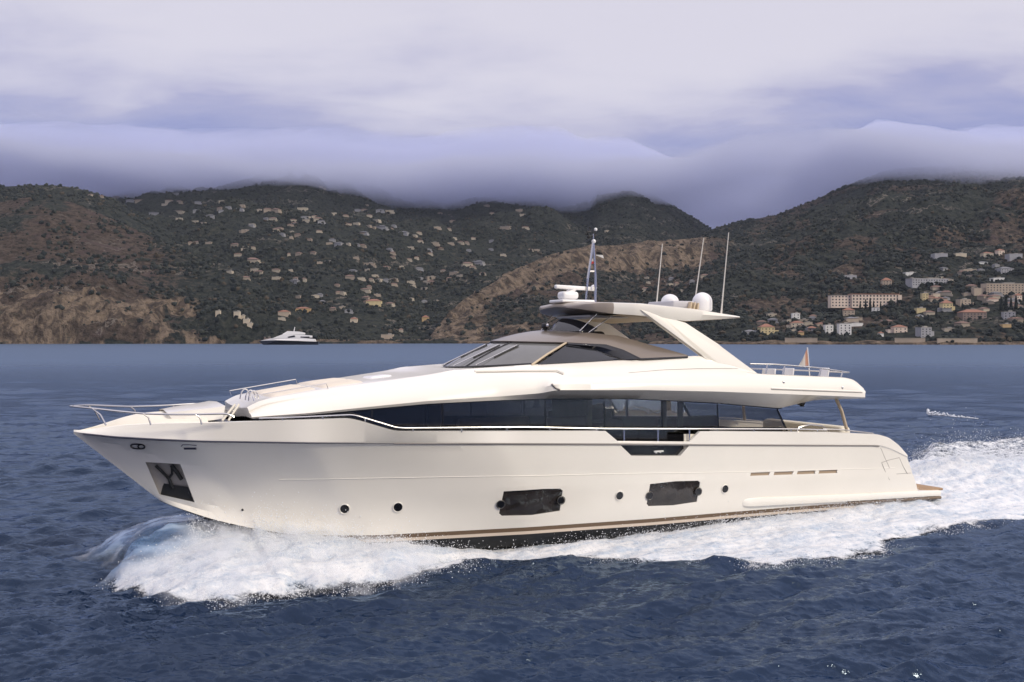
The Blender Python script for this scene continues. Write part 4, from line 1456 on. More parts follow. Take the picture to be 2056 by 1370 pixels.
b2 = bmesh.new()
bmesh.ops.create_uvsphere(b2, u_segments=14, v_segments=8, radius=0.11)
bmesh.ops.translate(b2, verts=b2.verts, vec=p2 + Vector((0, 0, 0.02)))
finish("scanner_end_cap", b2, WHITE, yacht)
# mast: two legs meeting, instruments above
bm_ = -0.2
m0, m1, m2, mt, mh = (loc(at(*p, bm_)) for p in ((1177, 606), (1195, 608), (1190, 520), (1191, 487), (1188, 462)))
mast = bmesh.new()
tube_bm([[m0, loc(at(1180, 560, bm_)), loc(at(1186, 522, bm_)), mt], [m1, loc(at(1195.5, 560, bm_)), loc(at(1193, 522, bm_)), mt]], 0.045, 8, mast)
tube_bm([[loc(at(1181, 545, bm_)), loc(at(1195, 545, bm_))], [mt, loc(at(1191, 470, bm_))]], 0.03, 7, mast)
mast_o = finish("mast", mast, STEEL, yacht)
b2 = bmesh.new()
for c, r_ in (((1192, 485), 0.075),):
    bmesh.ops.create_uvsphere(b2, u_segments=12, v_segments=8, radius=r_, matrix=Matrix.Translation(loc(at(*c, bm_))))
finish("mast_lamp", b2, WHITE, mast_o)
b2 = bmesh.new()
tube_bm([[loc(at(1191, 474, bm_)), loc(at(1183, 475, bm_)), loc(at(1179, 468, bm_))], [loc(at(1191, 472, bm_)), loc(at(1197, 462, bm_))], [loc(at(1178, 466, bm_)), loc(at(1187, 466, bm_))]], 0.03, 6, b2)
bmesh.ops.create_uvsphere(b2, u_segments=10, v_segments=6, radius=0.07, matrix=Matrix.Translation(loc(at(1182, 476, bm_))))
finish("wind_sensor", b2, RUBB, mast_o)
b2 = bmesh.new()
bmesh.ops.create_uvsphere(b2, u_segments=10, v_segments=6, radius=0.06, matrix=Matrix.Translation(loc(at(1196, 461, bm_))))
finish("anchor_light", b2, WHITE, mast_o)
# searchlight on the roof
b2 = bmesh.new()
sl = loc(at(1095, 675, 0.1))
tube_bm([[sl, sl + Vector((0, 0, 0.22))]], 0.06, 8, b2)
box_bm(b2, sl + Vector((0, 0, 0.33)), (0.2, 0.26, 0.2), 0.07)
sl_o = finish("searchlight", b2, RUBB, yacht)
b2 = bmesh.new()
bmesh.ops.create_uvsphere(b2, u_segments=10, v_segments=6, radius=0.07, matrix=Matrix.Translation(sl + Vector((0.02, -0.11, 0.34))))
finish("searchlight_lens", b2, STEEL, sl_o)


# ------------------------------------------------------------------ things carried on the yacht
def yw(p):
    """yacht frame -> world"""
    return Vector((p.x * CT_ - p.y * ST_, DC + p.x * ST_ + p.y * CT_, p.z))


def cloth_bm(a, b, c, d, n=10, wave=0.04):
    """Flag between hoist a-b (top, bottom) and fly d-c."""
    bm = bmesh.new(); g = []
    for i in range(n):
        f = i / (n - 1); row = []
        for j in range(7):
            h = j / 6
            p = (a * (1 - h) + b * h) * (1 - f) + (d * (1 - h) + c * h) * f
            off = wave * math.sin(f * 7 + h * 1.5) * f
            row.append(bm.verts.new(p + Vector((0.3 * off, off, 0))))
        g.append(row)
    for i in range(n - 1):
        for j in range(6):
            bm.faces.new((g[i][j], g[i + 1][j], g[i + 1][j + 1], g[i][j + 1]))
    bmesh.ops.solidify(bm, geom=bm.faces[:], thickness=0.006)
    return bm


def flag_mat(name, cols, axis=2, lo=0.0, hi=1.0):
    """Bands of colour across the flag's own height."""
    m, t, bs, out = new_mat(name)
    tcn = t.n("ShaderNodeTexCoord")
    sp_ = t.n("ShaderNodeSeparateXYZ"); t.put(sp_.inputs[0], tcn.outputs["Generated"])
    c = cols[0]
    for i, k in enumerate(cols[1:]):
        f = t.math("GREATER_THAN", sp_.outputs[axis], (i + 1) / len(cols))
        c = t.mix(f, c, k)
    t.put(bs.inputs["Base Color"], c)
    bs.inputs["Roughness"].default_value = 0.8
    return m


def flag(name, pts, bb, cols, axis, label, staff=None):
    a, b, c, d = (yw(loc(at(px_, py_, bb))) for px_, py_ in pts)
    root = empty(name, b)
    tag(root, label, "flag", "flags flown on the yacht")
    me = bpy.data.meshes.new("cloth")
    bmx = cloth_bm(a - b, Vector((0, 0, 0)), c - b, d - b)
    o = finish("cloth", bmx, flag_mat(name + "_cloth", cols, axis), root, 60)
    if staff:
        s0, s1 = (yw(loc(at(x, y, bb))) - b for x, y in staff)
        bs_ = bmesh.new(); tube_bm([[s0, s1]], 0.022, 7, bs_)
        finish("staff", bs_, WHITE, root)
    return root


flag("courtesy_flag", ((1194, 516), (1194, 527), (1183, 534), (1184, 524)), -0.2, [(0.62, 0.05, 0.04), (0.75, 0.72, 0.68)], 2, "small red and white flag fluttering halfway up the yacht's mast")
flag("burgee", ((1197, 505), (1197, 513), (1212, 519), (1209, 508)), -0.2, [(0.75, 0.74, 0.72), (0.012, 0.014, 0.02)], 2, "small black and white pennant flying aft of the yacht's mast")
flag("ensign_flag", ((1620, 701), (1624, 734), (1602, 737), (1612, 720)), 0.0, [(0.70, 0.68, 0.64), (0.72, 0.69, 0.65), (0.62, 0.36, 0.26)], 0, "white and orange ensign drooping from its staff at the after flybridge rail", ((1621, 698), (1626, 760)))


def lounger(s, b, rz, label):
    root = empty("deck_chair", yw(Vector((s, -b, 4.46))), TH + rz)
    tag(root, label, "deck chair", "white chairs on the after flybridge")
    b2 = bmesh.new()
    box_bm(b2, (0.0, 0, 0.42), (0.55, 0.55, 0.09), 0.03)
    finish("seat", b2, WHITE, root)
    b2 = bmesh.new()
    box_bm(b2, (0.28, 0, 0.62), (0.07, 0.55, 0.40), 0.03, Matrix.Rotation(0.15, 3, "Y"))
    finish("backrest", b2, WHITE, root)
    for x in (-0.22, 0.22):
        for y in (-0.22, 0.22):
            b2 = bmesh.new()
            tube_bm([[(x, y, 0), (x, y, 0.40)]], 0.022, 6, b2)
            finish("leg", b2, STEEL, root)
    return root


lounger(8.75, 1.9, 0.2, "white deck chair nearest the hardtop arch on the after flybridge")
lounger(9.75, 1.7, 0.0, "white deck chair forward of the ensign by the flybridge rail")
lounger(11.2, 1.9, -0.2, "white deck chair at the after end of the flybridge, past the ensign")

# ------------------------------------------------------------------ foam, wake and spray
def water_pt(px, py, z=0.1):
    t = (HC - z) * 2000.0 / (py - 681.0)
    X = (px - 1028) / 2000.0 * t; Y = t - DC
    return X * CT_ + Y * ST_, X * ST_ - Y * CT_          # s, b


out_px = [(165, 1150), (215, 1172), (260, 1190), (330, 1203), (400, 1208), (520, 1208), (600, 1192), (700, 1172), (800, 1167), (900, 1147), (1000, 1133), (1100, 1126), (1250, 1126), (1350, 1130), (1420, 1138), (1500, 1144), (1560, 1143), (1640, 1130), (1700, 1125), (1780, 1096), (1850, 1070), (1950, 1060), (2056, 1048), (2300, 1035)]
OP = np.array([water_pt(*p) for p in out_px])
up_px = [(1822, 930), (1845, 898), (1900, 890), (1950, 887), (2056, 875), (2300, 852)]
OS = np.array([water_pt(x, y, 0.45) for x, y in up_px])
gs = np.arange(-14.5, 44.0, 0.075); gb = np.arange(-17.0, 15.0, 0.075)
GS, GBm = np.meshgrid(gs, gb)
WX = GS * CT_ + GBm * ST_; WY = DC + GS * ST_ - GBm * CT_
op = OP[np.argsort(OP[:, 0])]
su_ = np.linspace(op[0, 0], op[-1, 0], 400); bu_ = np.interp(su_, op[:, 0], op[:, 1])
for _ in range(160):
    bu_[1:-1] = 0.25 * bu_[:-2] + 0.5 * bu_[1:-1] + 0.25 * bu_[2:]
bout = np.interp(GS, su_, bu_)
n_big = fbm(GS / 1.1, GBm / 1.1, 5, 101); n_mid = fbm(GS / 0.42, GBm / 0.42, 4, 111); n_sm = fbm(GS / 0.16, GBm / 0.16, 3, 121)
hullb = np.where(GS < 15.2, bS(GS) * 0.97, 0.0)
hullb = np.where(GS < -8.5, 0.0, hullb)
port = GBm >= 0
# port side
edge_n = 1.5 * (n_big - 0.5) + 0.8 * (n_mid - 0.5)
dP = np.where(port, bout - GBm + edge_n, 9)
frontP = GS - np.interp(GBm, [0, 0.6, 1.6, 2.6, 4.0, 5.5, 9], [-12.4, -12.75, -12.6, -12.0, -10.6, -9.0, -5.5]) + edge_n
dP = np.minimum(dP, np.where(port, frontP, 9))
Hs = np.interp(GS, [-13, -12.2, -11, -9.6, -7.3, -5.2, -3.3, -1.8, 0, 3.2, 6, 8.3, 15, 18, 24, 34], [0.22, 0.34, 0.62, 1.15, 0.92, 0.64, 0.34, 0.14, 0.17, 0.30, 0.36, 0.40, 0.40, 0.62, 0.75, 0.45])
HsS = np.interp(GS, [-13, -12.4, -11.4, -10.5, -9, -6, -3, 0, 15, 18, 24, 34], [0.15, 0.50, 0.95, 1.25, 1.25, 0.9, 0.5, 0.25, 0.4, 0.62, 0.75, 0.45])
blend = np.where(GS < -8, sstep(GBm, 0.0, 1.5), 1.0)
Hs = HsS * (1 - blend) + Hs * blend
q = np.clip((GBm - hullb) / np.maximum(bout - hullb, 0.4), 0, 1)
hP = Hs * (1 - 0.90 * q ** 0.95)
# starboard side: clear sheet thrown off the bow, then the far half of the wake
sb = -GBm
os_ = OS[np.argsort(OS[:, 0])]
bst = np.interp(GS, np.concatenate([[-12.6, -10.5, -7, 0, 8, 14], os_[:, 0]]), np.concatenate([[3.3, 4.4, 5.0, 4.4, 4.6, 5.2], -os_[:, 1]]))
frontS = GS - np.interp(sb, [0, 1.2, 2.6, 4.0, 5.5], [-11.6, -12.3, -12.8, -12.4, -9.0]) + 0.5 * (fbm(GBm / 0.35, GS / 2.5, 3, 131) - 0.5)
dS = np.minimum(bst - sb + 0.6 * edge_n * sstep(GS, -9, -6), frontS)
qs = np.clip((sb - hullb) / np.maximum(bst - hullb, 0.4), 0, 1)
hS_ = HsS * (1 - 0.55 * qs ** 1.2)
d = np.where(port, dP, dS)
hgt = np.where(port, hP, hS_)
# the hump behind the transom and the ridges at the wake's edges
aft = sstep(GS, 15.0, 19.0)
hump = 0.55 * np.exp(-((GS - 21) / 5.0) ** 2) * np.exp(-(GBm / 2.6) ** 2)
ridge = 0.45 * sstep(GS, 18, 28) * np.exp(-((bst - sb - 1.2) / 1.0) ** 2)
hgt = hgt * (1 - 0.45 * aft * (1 - np.exp(-(GBm / 3.0) ** 2))) + hump + ridge
sheet = np.where(~port, sstep(GS, -7.5, -9.5), 0) * 1.0
sheet = np.maximum(sheet, np.where(port, sstep(GS, -9.4, -10.6) * sstep(GBm, 1.25, 0.45), 0))
rough_k = 1 - 0.97 * sheet
lift = sstep(d, -0.05, 1.2)
tex = (n_big - 0.5) * 0.55 + (n_mid - 0.5) * 0.36 + (n_sm - 0.5) * 0.30
amp = (0.16 + 0.45 * np.clip(hgt, 0, 1.4)) * rough_k
base = sea_height(WX, WY, np.full_like(WX, 25.0))
GZ = base * (1 - 0.6 * lift) + 0.02 + lift * (np.maximum(hgt, 0.02) + tex * amp)
GZ = np.where(lift > 0, np.maximum(GZ, base + 0.012), base - 0.06)
dens_f = np.where(sheet > 0.3, sstep(d, -0.1, 1.7), sstep(d, -0.2, 1.0) * 0.86)
dens_f = np.where((GS > -3) & (GS < 14) & port, dens_f * (0.80 + 0.3 * sstep(q, 0.9, 0.3)), dens_f)
dens_f = dens_f * (1 - 0.50 * sstep(GS, 16, 26) * (1 - np.exp(-(GBm / 3.5) ** 2)) )
ok = (d > -0.35)
inside = (GS > -8.0) & (GS < 14.8) & (np.abs(GBm) < hullb - 0.45)
ok &= ~inside
fi = grid_faces(len(gb), len(gs))[:, ::-1]
okv = ok.ravel()
fi = fi[okv[fi].all(1)]
used = np.zeros(okv.size, bool); used[fi.ravel()] = True
remap = np.cumsum(used) - 1
sel = used
FV = np.stack([WX.ravel()[sel], WY.ravel()[sel], GZ.ravel()[sel]], 1)
fi = remap[fi][:, ::-1]
me = np_mesh("wake_foam", FV, fi)
vattr(me, "dens", dens_f.ravel()[sel]); vattr(me, "sheet", sheet.ravel()[sel])
m, t, bs, out = new_mat("foam")
geo = t.n("ShaderNodeNewGeometry")
ad = t.n("ShaderNodeAttribute", attribute_name="dens").outputs["Fac"]
ash = t.n("ShaderNodeAttribute", attribute_name="sheet").outputs["Fac"]
f1 = t.noise(geo.outputs["Position"], 2.6, 6.0, 0.68, 0.5)
f2 = t.noise(geo.outputs["Position"], 11.0, 4.0, 0.65, 0.3)
mixn = t.math("ADD", t.math("MULTIPLY", f1, 0.6), t.math("MULTIPLY", f2, 0.4))
stretch = t.noise(t.scale(geo.outputs["Position"], (0.5, 1.6, 2.0)), 1.1, 3.0, 0.5, 0.2)
rotm = t.n("ShaderNodeMapping", vector_type="POINT")
rotm.inputs["Rotation"].default_value = (0, 0, -TH)
t.put(rotm.inputs["Vector"], geo.outputs["Position"])
streak = t.noise(t.scale(rotm.outputs[0], (0.35, 2.2, 1.0)), 1.5, 5.0, 0.62, 0.6)
white = t.mix(t.ramp(t.math("ADD", t.math("MULTIPLY", mixn, 0.55), t.math("MULTIPLY", streak, 0.45)), 0.36, 0.60), (0.36, 0.43, 0.52), (0.71, 0.71, 0.71))
clear = t.mix(t.ramp(stretch, 0.36, 0.70), (0.10, 0.21, 0.40), (0.40, 0.52, 0.68))
t.put(bs.inputs["Base Color"], t.mix(ash, white, clear))
t.put(bs.inputs["Roughness"], t.math("SUBTRACT", 0.75, t.math("MULTIPLY", ash, 0.5)))
bs.inputs["Specular IOR Level"].default_value = 0.25
t.put(bs.inputs["Normal"], t.bump(t.math("MULTIPLY", mixn, t.math("SUBTRACT", 1.0, ash)), 0.45, 0.10))
a_foam = t.ramp(t.math("ADD", ad, t.math("ADD", t.math("MULTIPLY", t.math("SUBTRACT", mixn, 0.5), 1.3), t.math("MULTIPLY", t.math("SUBTRACT", streak, 0.5), 1.2))), 0.22, 0.62)
a_sheet = t.math("MULTIPLY", t.ramp(ad, 0.0, 0.75), t.ramp(stretch, 0.32, 0.62, 0.30, 0.85))
am = t.n("ShaderNodeMix", data_type="FLOAT")
t.put(am.inputs[0], ash); t.put(am.inputs[2], a_foam); t.put(am.inputs[3], a_sheet)
alpha = am.outputs[0]
t.put(bs.inputs["Alpha"], alpha)
foam = link("wake_foam", me, m)
tag(foam, "white foam of the bow wave and wake streaming past the yacht", "foam", kind="stuff")

# loose drops
def octa():
    V = np.array([(1, 0, 0), (-1, 0, 0), (0, 1, 0), (0, -1, 0), (0, 0, 1), (0, 0, -1)], float)
    F = np.array([(0, 2, 4), (2, 1, 4), (1, 3, 4), (3, 0, 4), (2, 0, 5), (1, 2, 5), (3, 1, 5), (0, 3, 5)])
    return V, F


okd = ok & (d > -0.3)
gx, gy = np.gradient(GZ)
cand = np.where(okd & port, (0.04 + np.clip(hgt, 0, 1.5) ** 1.5) * (0.25 + 1.6 * np.exp(-(d / 0.5) ** 2) + 1.2 * np.exp(-((GBm - hullb) / 0.5) ** 2)), 0)
cand = np.where(okd & ~port, 0.10 * (sheet < 0.3) * (0.2 + np.exp(-(d / 0.6) ** 2)), cand)
cand = np.where(GS > 14, cand * 0.5, cand) * (sheet < 0.5)
cand = np.where(np.abs(GBm) < hullb + 0.02, 0, cand)
pw = cand.ravel() / cand.sum()
ns = 120000
idx = rng.choice(pw.size, ns, p=pw)
hz = rng.exponential(0.13, ns) * (0.4 + 1.3 * np.clip(hgt.ravel()[idx], 0, 1.3))
C_ = np.stack([WX.ravel()[idx] + rng.normal(0, 0.07, ns), WY.ravel()[idx] + rng.normal(0, 0.07, ns), GZ.ravel()[idx] + hz - 0.01], 1)
rd = 0.004 + 0.013 * rng.random(ns) ** 2.5
me, cv = blobs("spray", C_, rd, 11, 1.0, octa())
m, t, bs, out = new_mat("water_drops")
bs.inputs["Base Color"].default_value = (0.78, 0.80, 0.82, 1)
bs.inputs["Roughness"].default_value = 0.5
spray = link("spray_drops", me, m)
tag(spray, "loose white spray flying off the bow wave and wake", "spray", kind="stuff")

# fine mist hanging over the bow wave
ms = np.arange(-13.6, -2.0, 0.2); mb = np.arange(-5.6, 6.4, 0.2)
MS, MB = np.meshgrid(ms, mb)
nearest = lambda A: A[np.clip(np.round((MB - gb[0]) / 0.075).astype(int), 0, len(gb) - 1), np.clip(np.round((MS - gs[0]) / 0.075).astype(int), 0, len(gs) - 1)]
gz_, dd_ = nearest(GZ), nearest(d)
body = sstep(dd_, -0.5, 0.9) * sstep(MS, -2.0, -5.5)
hb_ = nearest(hullb)
body = body * (1 - 0.8 * nearest(sheet)) * sstep(np.abs(MB) - hb_ * 0.98, -0.05, 0.25)
mt_ = gz_ - 0.05 + 0.02 + 0.42 * body * (0.5 + fbm(MS / 0.8, MB / 0.8, 3, 201)); mlo = gz_ - 0.05
MX = MS * CT_ + MB * ST_; MY = DC + MS * ST_ - MB * CT_
nr_, nc_ = MS.shape
Vlo = np.stack([MX.ravel(), MY.ravel(), mlo.ravel()], 1); Vhi = np.stack([MX.ravel(), MY.ravel(), mt_.ravel()], 1)
Fm = grid_faces(nr_, nc_)
keepf = (body.ravel()[Fm] > 0.02).any(1)
Fm = Fm[keepf]
edges = {}
for f in Fm.tolist():
    for i in range(4):
        e = (f[i], f[(i + 1) % 4])
        if (e[1], e[0]) in edges: del edges[(e[1], e[0])]
        else: edges[e] = 1
k_ = nr_ * nc_
Fe = np.array([[a, b, b + k_, a + k_] for a, b in edges])
bmm = bpy.data.meshes.new("spray_mist")
Fall = np.concatenate([Fm + k_, Fm[:, ::-1], Fe[:, ::-1]])
usedm = np.zeros(2 * k_, bool); usedm[Fall.ravel()] = True
rm = np.cumsum(usedm) - 1
me = np_mesh("spray_mist", np.concatenate([Vlo, Vhi])[usedm], rm[Fall])
bmt = bmesh.new(); bmt.from_mesh(me); bmesh.ops.recalc_face_normals(bmt, faces=bmt.faces); bmt.to_mesh(me); bmt.free()
m = bpy.data.materials.new("mist"); m.use_nodes = True
t = NT(m.node_tree)
out = t.n("ShaderNodeOutputMaterial")
pv = t.n("ShaderNodeVolumePrincipled")
pv.inputs["Color"].default_value = (0.97, 0.98, 1.0, 1)
geo = t.n("ShaderNodeNewGeometry")
t.put(pv.inputs["Density"], t.ramp(t.noise(geo.outputs["Position"], 1.6, 3.0, 0.6), 0.42, 0.72, 0.05, 1.9))
t.put(out.inputs["Volume"], pv.outputs[0])
mist = link("spray_mist", me, m)
tag(mist, "fine white mist thrown up over the yacht's bow wave", kind="stuff")

# ------------------------------------------------------------------ houses along the bay and up the slopes
t_line = np.concatenate([np.arange(1050, 2000, 1.5), np.arange(2000, 4600, 4.0)])


def land_at(px, py):
    """First land met at a bearing and rise seen from the boat the photo was taken from -> world point."""
    u = (px - 1028) / 2000.0
    z, _w = terrain(np.full_like(t_line, u), t_line)
    zr = HC + t_line * (681 - py) / 2000.0
    h = np.nonzero((z >= zr) & (z > 0.5))[0]
    if len(h) == 0:
        return None
    t = t_line[h[0]]
    return Vector((u * t, t, float(z[h[0]])))


def wall_mat(name, c):
    return simple_mat(name, c, 0.85, var=0.10, scale=0.15)


WALLS = {"cream": wall_mat("cream_render", (0.50, 0.43, 0.33)), "white": wall_mat("white_render", (0.66, 0.65, 0.62)),
         "ochre": wall_mat("ochre_render", (0.44, 0.31, 0.16)), "pink": wall_mat("pink_render", (0.62, 0.51, 0.42)),
         "grey": wall_mat("grey_render", (0.30, 0.30, 0.32)), "tan": wall_mat("tan_render", (0.38, 0.31, 0.24)),
         "brown": wall_mat("brown_render", (0.20, 0.15, 0.13)), "yellow": wall_mat("yellow_render", (0.52, 0.43, 0.24))}
ROOFS = {"tile": wall_mat("terracotta_roof", (0.24, 0.115, 0.075)), "flat": wall_mat("pale_flat_roof", (0.34, 0.32, 0.29)), "slate": wall_mat("grey_roof", (0.16, 0.16, 0.17))}
PANE = simple_mat("house_window", (0.03, 0.035, 0.045), 0.2)


def hip_bm(bm, w_, d_, z0, hh, ov=0.5):
    a, b = w_ / 2 + ov, d_ / 2 + ov
    r = max(a - b, 0.2)
    lo_ = [bm.verts.new(p) for p in ((-a, -b, z0), (a, -b, z0), (a, b, z0), (-a, b, z0))]
    r1, r2 = bm.verts.new((-r, 0, z0 + hh)), bm.verts.new((r, 0, z0 + hh))
    bm.faces.new((lo_[0], lo_[1], r2, r1)); bm.faces.new((lo_[1], lo_[2], r2)); bm.faces.new((lo_[2], lo_[3], r1, r2)); bm.faces.new((lo_[3], lo_[0], r1)); bm.faces.new(lo_[::-1])


def house(px, py, wpx, hpx, wall, roof, label, wing=0.0, windows=True, cat="house", group=None, tiers=None, name="house"):
    """A house whose front foot stands at the given bearing and rise; widths measured in photo pixels."""
    P0 = land_at(px, py)
    if P0 is None:
        return None
    k = P0.y / 2000.0
    W, Hh = wpx * k, hpx * k
    D = max(min(W * 0.8, 16.0), 6.0)
    root = empty(name, P0 + Vector((0, D * 0.5, -1.0)), rng.uniform(-0.25, 0.25) if windows else 0)
    tag(root, label, cat, group)
    flat = roof == "flat"
    wh = Hh * (1.0 if flat else 0.74) + 1.0
    b2 = bmesh.new()
    box_bm(b2, (0, 0, wh / 2 - 1.5), (W, D, wh + 3.0))
    if wing:
        box_bm(b2, (math.copysign(W * 0.5 + abs(wing) * W * 0.5, wing), D * 0.08, wh * 0.32 - 1.5), (abs(wing) * W, D * 0.8, wh * 0.64 + 3.0))
    finish("wall", b2, WALLS[wall], root, smooth=False)
    b2 = bmesh.new()
    if flat:
        box_bm(b2, (0, 0, wh + 0.16), (W + 0.5, D + 0.5, 0.35))
        box_bm(b2, (W * 0.18, D * 0.1, wh + 0.9), (W * 0.28, D * 0.4, 1.4))
    else:
        hip_bm(b2, W, D, wh, max(Hh * 0.3, 1.2), 0.6)
    if wing:
        box_bm(b2, (math.copysign(W * 0.5 + abs(wing) * W * 0.5, wing), D * 0.08, wh * 0.64 + 0.14), (abs(wing) * W + 0.3, D * 0.8 + 0.3, 0.28))
    finish("roof", b2, ROOFS[roof], root, smooth=False)
    if windows:
        nf = max(1, int(wh // 3.1)); nw = max(2, int(W // 4.0))
        for f in range(nf):
            for i in range(nw):
                b2 = bmesh.new()
                box_bm(b2, (-W / 2 + W * (i + 0.5) / nw, -D / 2 - 0.02, 1.9 + f * (wh - 1.2) / nf), (1.1 + 0.5 * ((i + f) % 2), 0.12, 1.5))
                finish("window", b2, PANE, root, smooth=False)
    return root


# the long pink hotel above the shore
hp = land_at(1752, 617)
k_ = hp.y / 2000.0
root = empty("hotel", hp + Vector((0, 9, -1)), 0.05)
tag(root, "long pink four-storey building with red roof line standing above the shore trees", "building")
W1, W2, H1 = 97 * k_, 41 * k_, 27 * k_
b2 = bmesh.new()
box_bm(b2, (0.0 + 7 * k_, 0, H1 / 2), (W1, 14, H1))
box_bm(b2, (7 * k_ - W1 / 2 - W2 / 2, 2.0, H1 * 0.46), (W2, 12, H1 * 0.92))
box_bm(b2, (7 * k_ + W1 / 2 + 0.3, -0.8, H1 * 0.48), (5.0, 15, H1 * 0.96))
finish("wall", b2, WALLS["pink"], root, smooth=False)
b2 = bmesh.new()
box_bm(b2, (7 * k_, 0, H1 + 0.5), (W1 + 1, 15, 1.0))
finish("roof", b2, ROOFS["tile"], root, smooth=False)
b2 = bmesh.new()
box_bm(b2, (7 * k_ - W1 / 2 - W2 / 2, 2, H1 * 0.92 + 0.3), (W2 + 0.6, 13, 0.6))
finish("roof", b2, ROOFS["flat"], root, smooth=False)
for f in range(4):
    for i in range(14):
        b2 = bmesh.new()
        box_bm(b2, (7 * k_ - W1 / 2 + W1 * (i + 0.5) / 14, -7.05, 3.4 + f * H1 * 0.235), (2.0, 0.2, 2.2))
        finish("window", b2, PANE, root, smooth=False)
    for i in range(6):
        b2 = bmesh.new()
        box_bm(b2, (7 * k_ - W1 / 2 - W2 + W2 * (i + 0.5) / 6, -4.05, 3.2 + f * H1 * 0.22), (1.8, 0.2, 1.8))
        finish("window", b2, PANE, root, smooth=False)

NEAR = [
    (1698, 676, 24, 26, "white", "flat", "tall white house with flat roof on the shore below the pink hotel", 0),
    (1770, 677, 9, 10, "white", "tile", "tiny white hut by the water between the white houses", 0),
    (1809, 668, 26, 15, "pink", "tile", "low pink house with a short wing behind the sea wall", -0.4),
    (1858, 678, 24, 20, "grey", "flat", "pale grey stepped house at the edge of the shore road", 0.35),
    (1760, 631, 14, 13, "white", "flat", "small white house among trees just below the pink hotel", 0),
    (1719, 656, 28, 7, "white", "flat", "long low white terrace building under the trees near the shore", 0),
    (1706, 634, 22, 15, "tan", "tile", "tan house tucked under the left wing of the pink hotel", 0),
    (1712, 647, 24, 10, "tan", "slate", "tan open-fronted house above the white terrace building", 0),
    (1850, 628, 18, 9, "yellow", "flat", "low yellow house right of the pink hotel", 0),
    (1848, 641, 12, 9, "white", "slate", "small white house with blue-grey roof below the low yellow house", 0),
    (1903, 626, 20, 22, "yellow", "tile", "tall yellow villa with brown roof on the right hand slope", 0.3),
    (1885, 606, 34, 9, "tan", "tile", "wide brown-roofed house just above the tall yellow villa", 0),
    (1957, 642, 48, 20, "brown", "tile", "long reddish brown building on the slope at the right", 0),
    (1938, 617, 22, 15, "tan", "flat", "pale tan block above the long reddish brown building", 0.4),
    (2029, 642, 22, 15, "grey", "flat", "light grey square house alone in the trees at far right", 0),
    (2022, 658, 17, 7, "ochre", "flat", "low house with orange front near the shore at far right", 0),
    (2018, 594, 76, 24, "tan", "flat", "broad tan apartment block high on the right slope", -0.3),
    (2046, 604, 12, 14, "pink", "tile", "narrow pink house in front of the broad tan apartment block", 0),
    (1858, 604, 12, 14, "yellow", "flat", "small square yellow house beside the pink hotel's right end", 0),
    (1881, 598, 14, 8, "cream", "flat", "small cream house above the row of yellow houses", 0),
    (1866, 574, 82, 14, "grey", "flat", "very long pale grey block behind the pink hotel", 0.12),
    (1782, 577, 18, 18, "tan", "tile", "tan tower-like house in the woods above the pink hotel", 0),
    (1708, 561, 24, 8, "grey", "flat", "grey roofed house alone in the woods left above the hotel", 0),
    (1830, 553, 22, 5, "white", "flat", "low bright white house above the very long grey block", 0),
    (1508, 674, 26, 11, "grey", "slate", "grey house near the water just right of the yacht's hardtop", 0),
    (1541, 673, 28, 22, "yellow", "tile", "large yellow villa at the water's edge right of the yacht's hardtop", 0.35),
    (1599, 644, 15, 15, "white", "flat", "pale square house above the shore between the villas", 0),
    (1602, 658, 24, 13, "cream", "tile", "cream house with a tile roof below the pale square house", -0.3),
    (1632, 668, 18, 12, "brown", "tile", "brown house half hidden by trees on the shore slope", 0),
    (1609, 674, 11, 9, "ochre", "tile", "little orange house close to the sea wall", 0),
    (1665, 670, 16, 17, "white", "flat", "bluish white upright house left of the tall white shore house", 0),
    (1651, 656, 20, 8, "tan", "tile", "tan tile-roofed house above the bluish white house", 0),
    (1890, 516, 26, 7, "grey", "flat", "pale house on the terrace line of the right mountain", 0),
    (1930, 515, 22, 6, "cream", "flat", "cream house near the top of the village on the right slope", 0),
    (1985, 516, 20, 10, "cream", "tile", "cream house with tile roof at the top of the village", 0),
    (2010, 512, 14, 12, "pink", "tile", "narrow pinkish house at the top of the village", 0),
    (2040, 520, 26, 10, "grey", "flat", "grey house at the right edge of the upper village", 0),
    (2022, 548, 28, 12, "grey", "slate", "grey gabled house in the middle of the upper village", 0),
    (1948, 549, 26, 8, "tan", "flat", "long tan house below the upper village", 0),
    (2006, 566, 22, 8, "white", "flat", "white house above the broad tan apartment block", 0),
    (1975, 532, 18, 7, "white", "slate", "small white house in the trees of the upper village", 0),
    (1995, 608, 20, 9, "pink", "tile", "low pinkish house left of the narrow pink one", 0),
    (437, 636, 9, 11, "cream", "flat", "small white house at the foot of the brown headland", 0),
    (475, 634, 12, 8, "cream", "flat", "topmost of the white houses stepping down the headland", 0),
    (485, 642, 12, 8, "cream", "flat", "second of the white houses stepping down the headland", 0),
    (494, 650, 12, 9, "cream", "flat", "third of the white houses stepping down the headland", 0),
    (501, 657, 10, 8, "cream", "flat", "lowest of the white houses stepping down the headland", 0),
    (750, 614, 30, 13, "yellow", "tile", "broad yellow villa on the slope above the distant yacht", 0),
    (854, 646, 14, 12, "ochre", "tile", "orange house on the wooded shore left of the cliff", 0),
    (607, 628, 30, 11, "ochre", "tile", "long orange house on the wooded slope above the distant yacht", 0),
    (569, 635, 22, 12, "tan", "tile", "tan house left of the long orange house", 0),
    (710, 648, 14, 10, "cream", "tile", "cream house on the spur right of the distant yacht", 0),
    (777, 681, 24, 9, "tan", "flat", "low tan boathouse at the water right of the distant yacht", 0),
    (536, 684, 12, 6, "brown", "flat", "low brown shed at the water left of the distant yacht", 0),
]
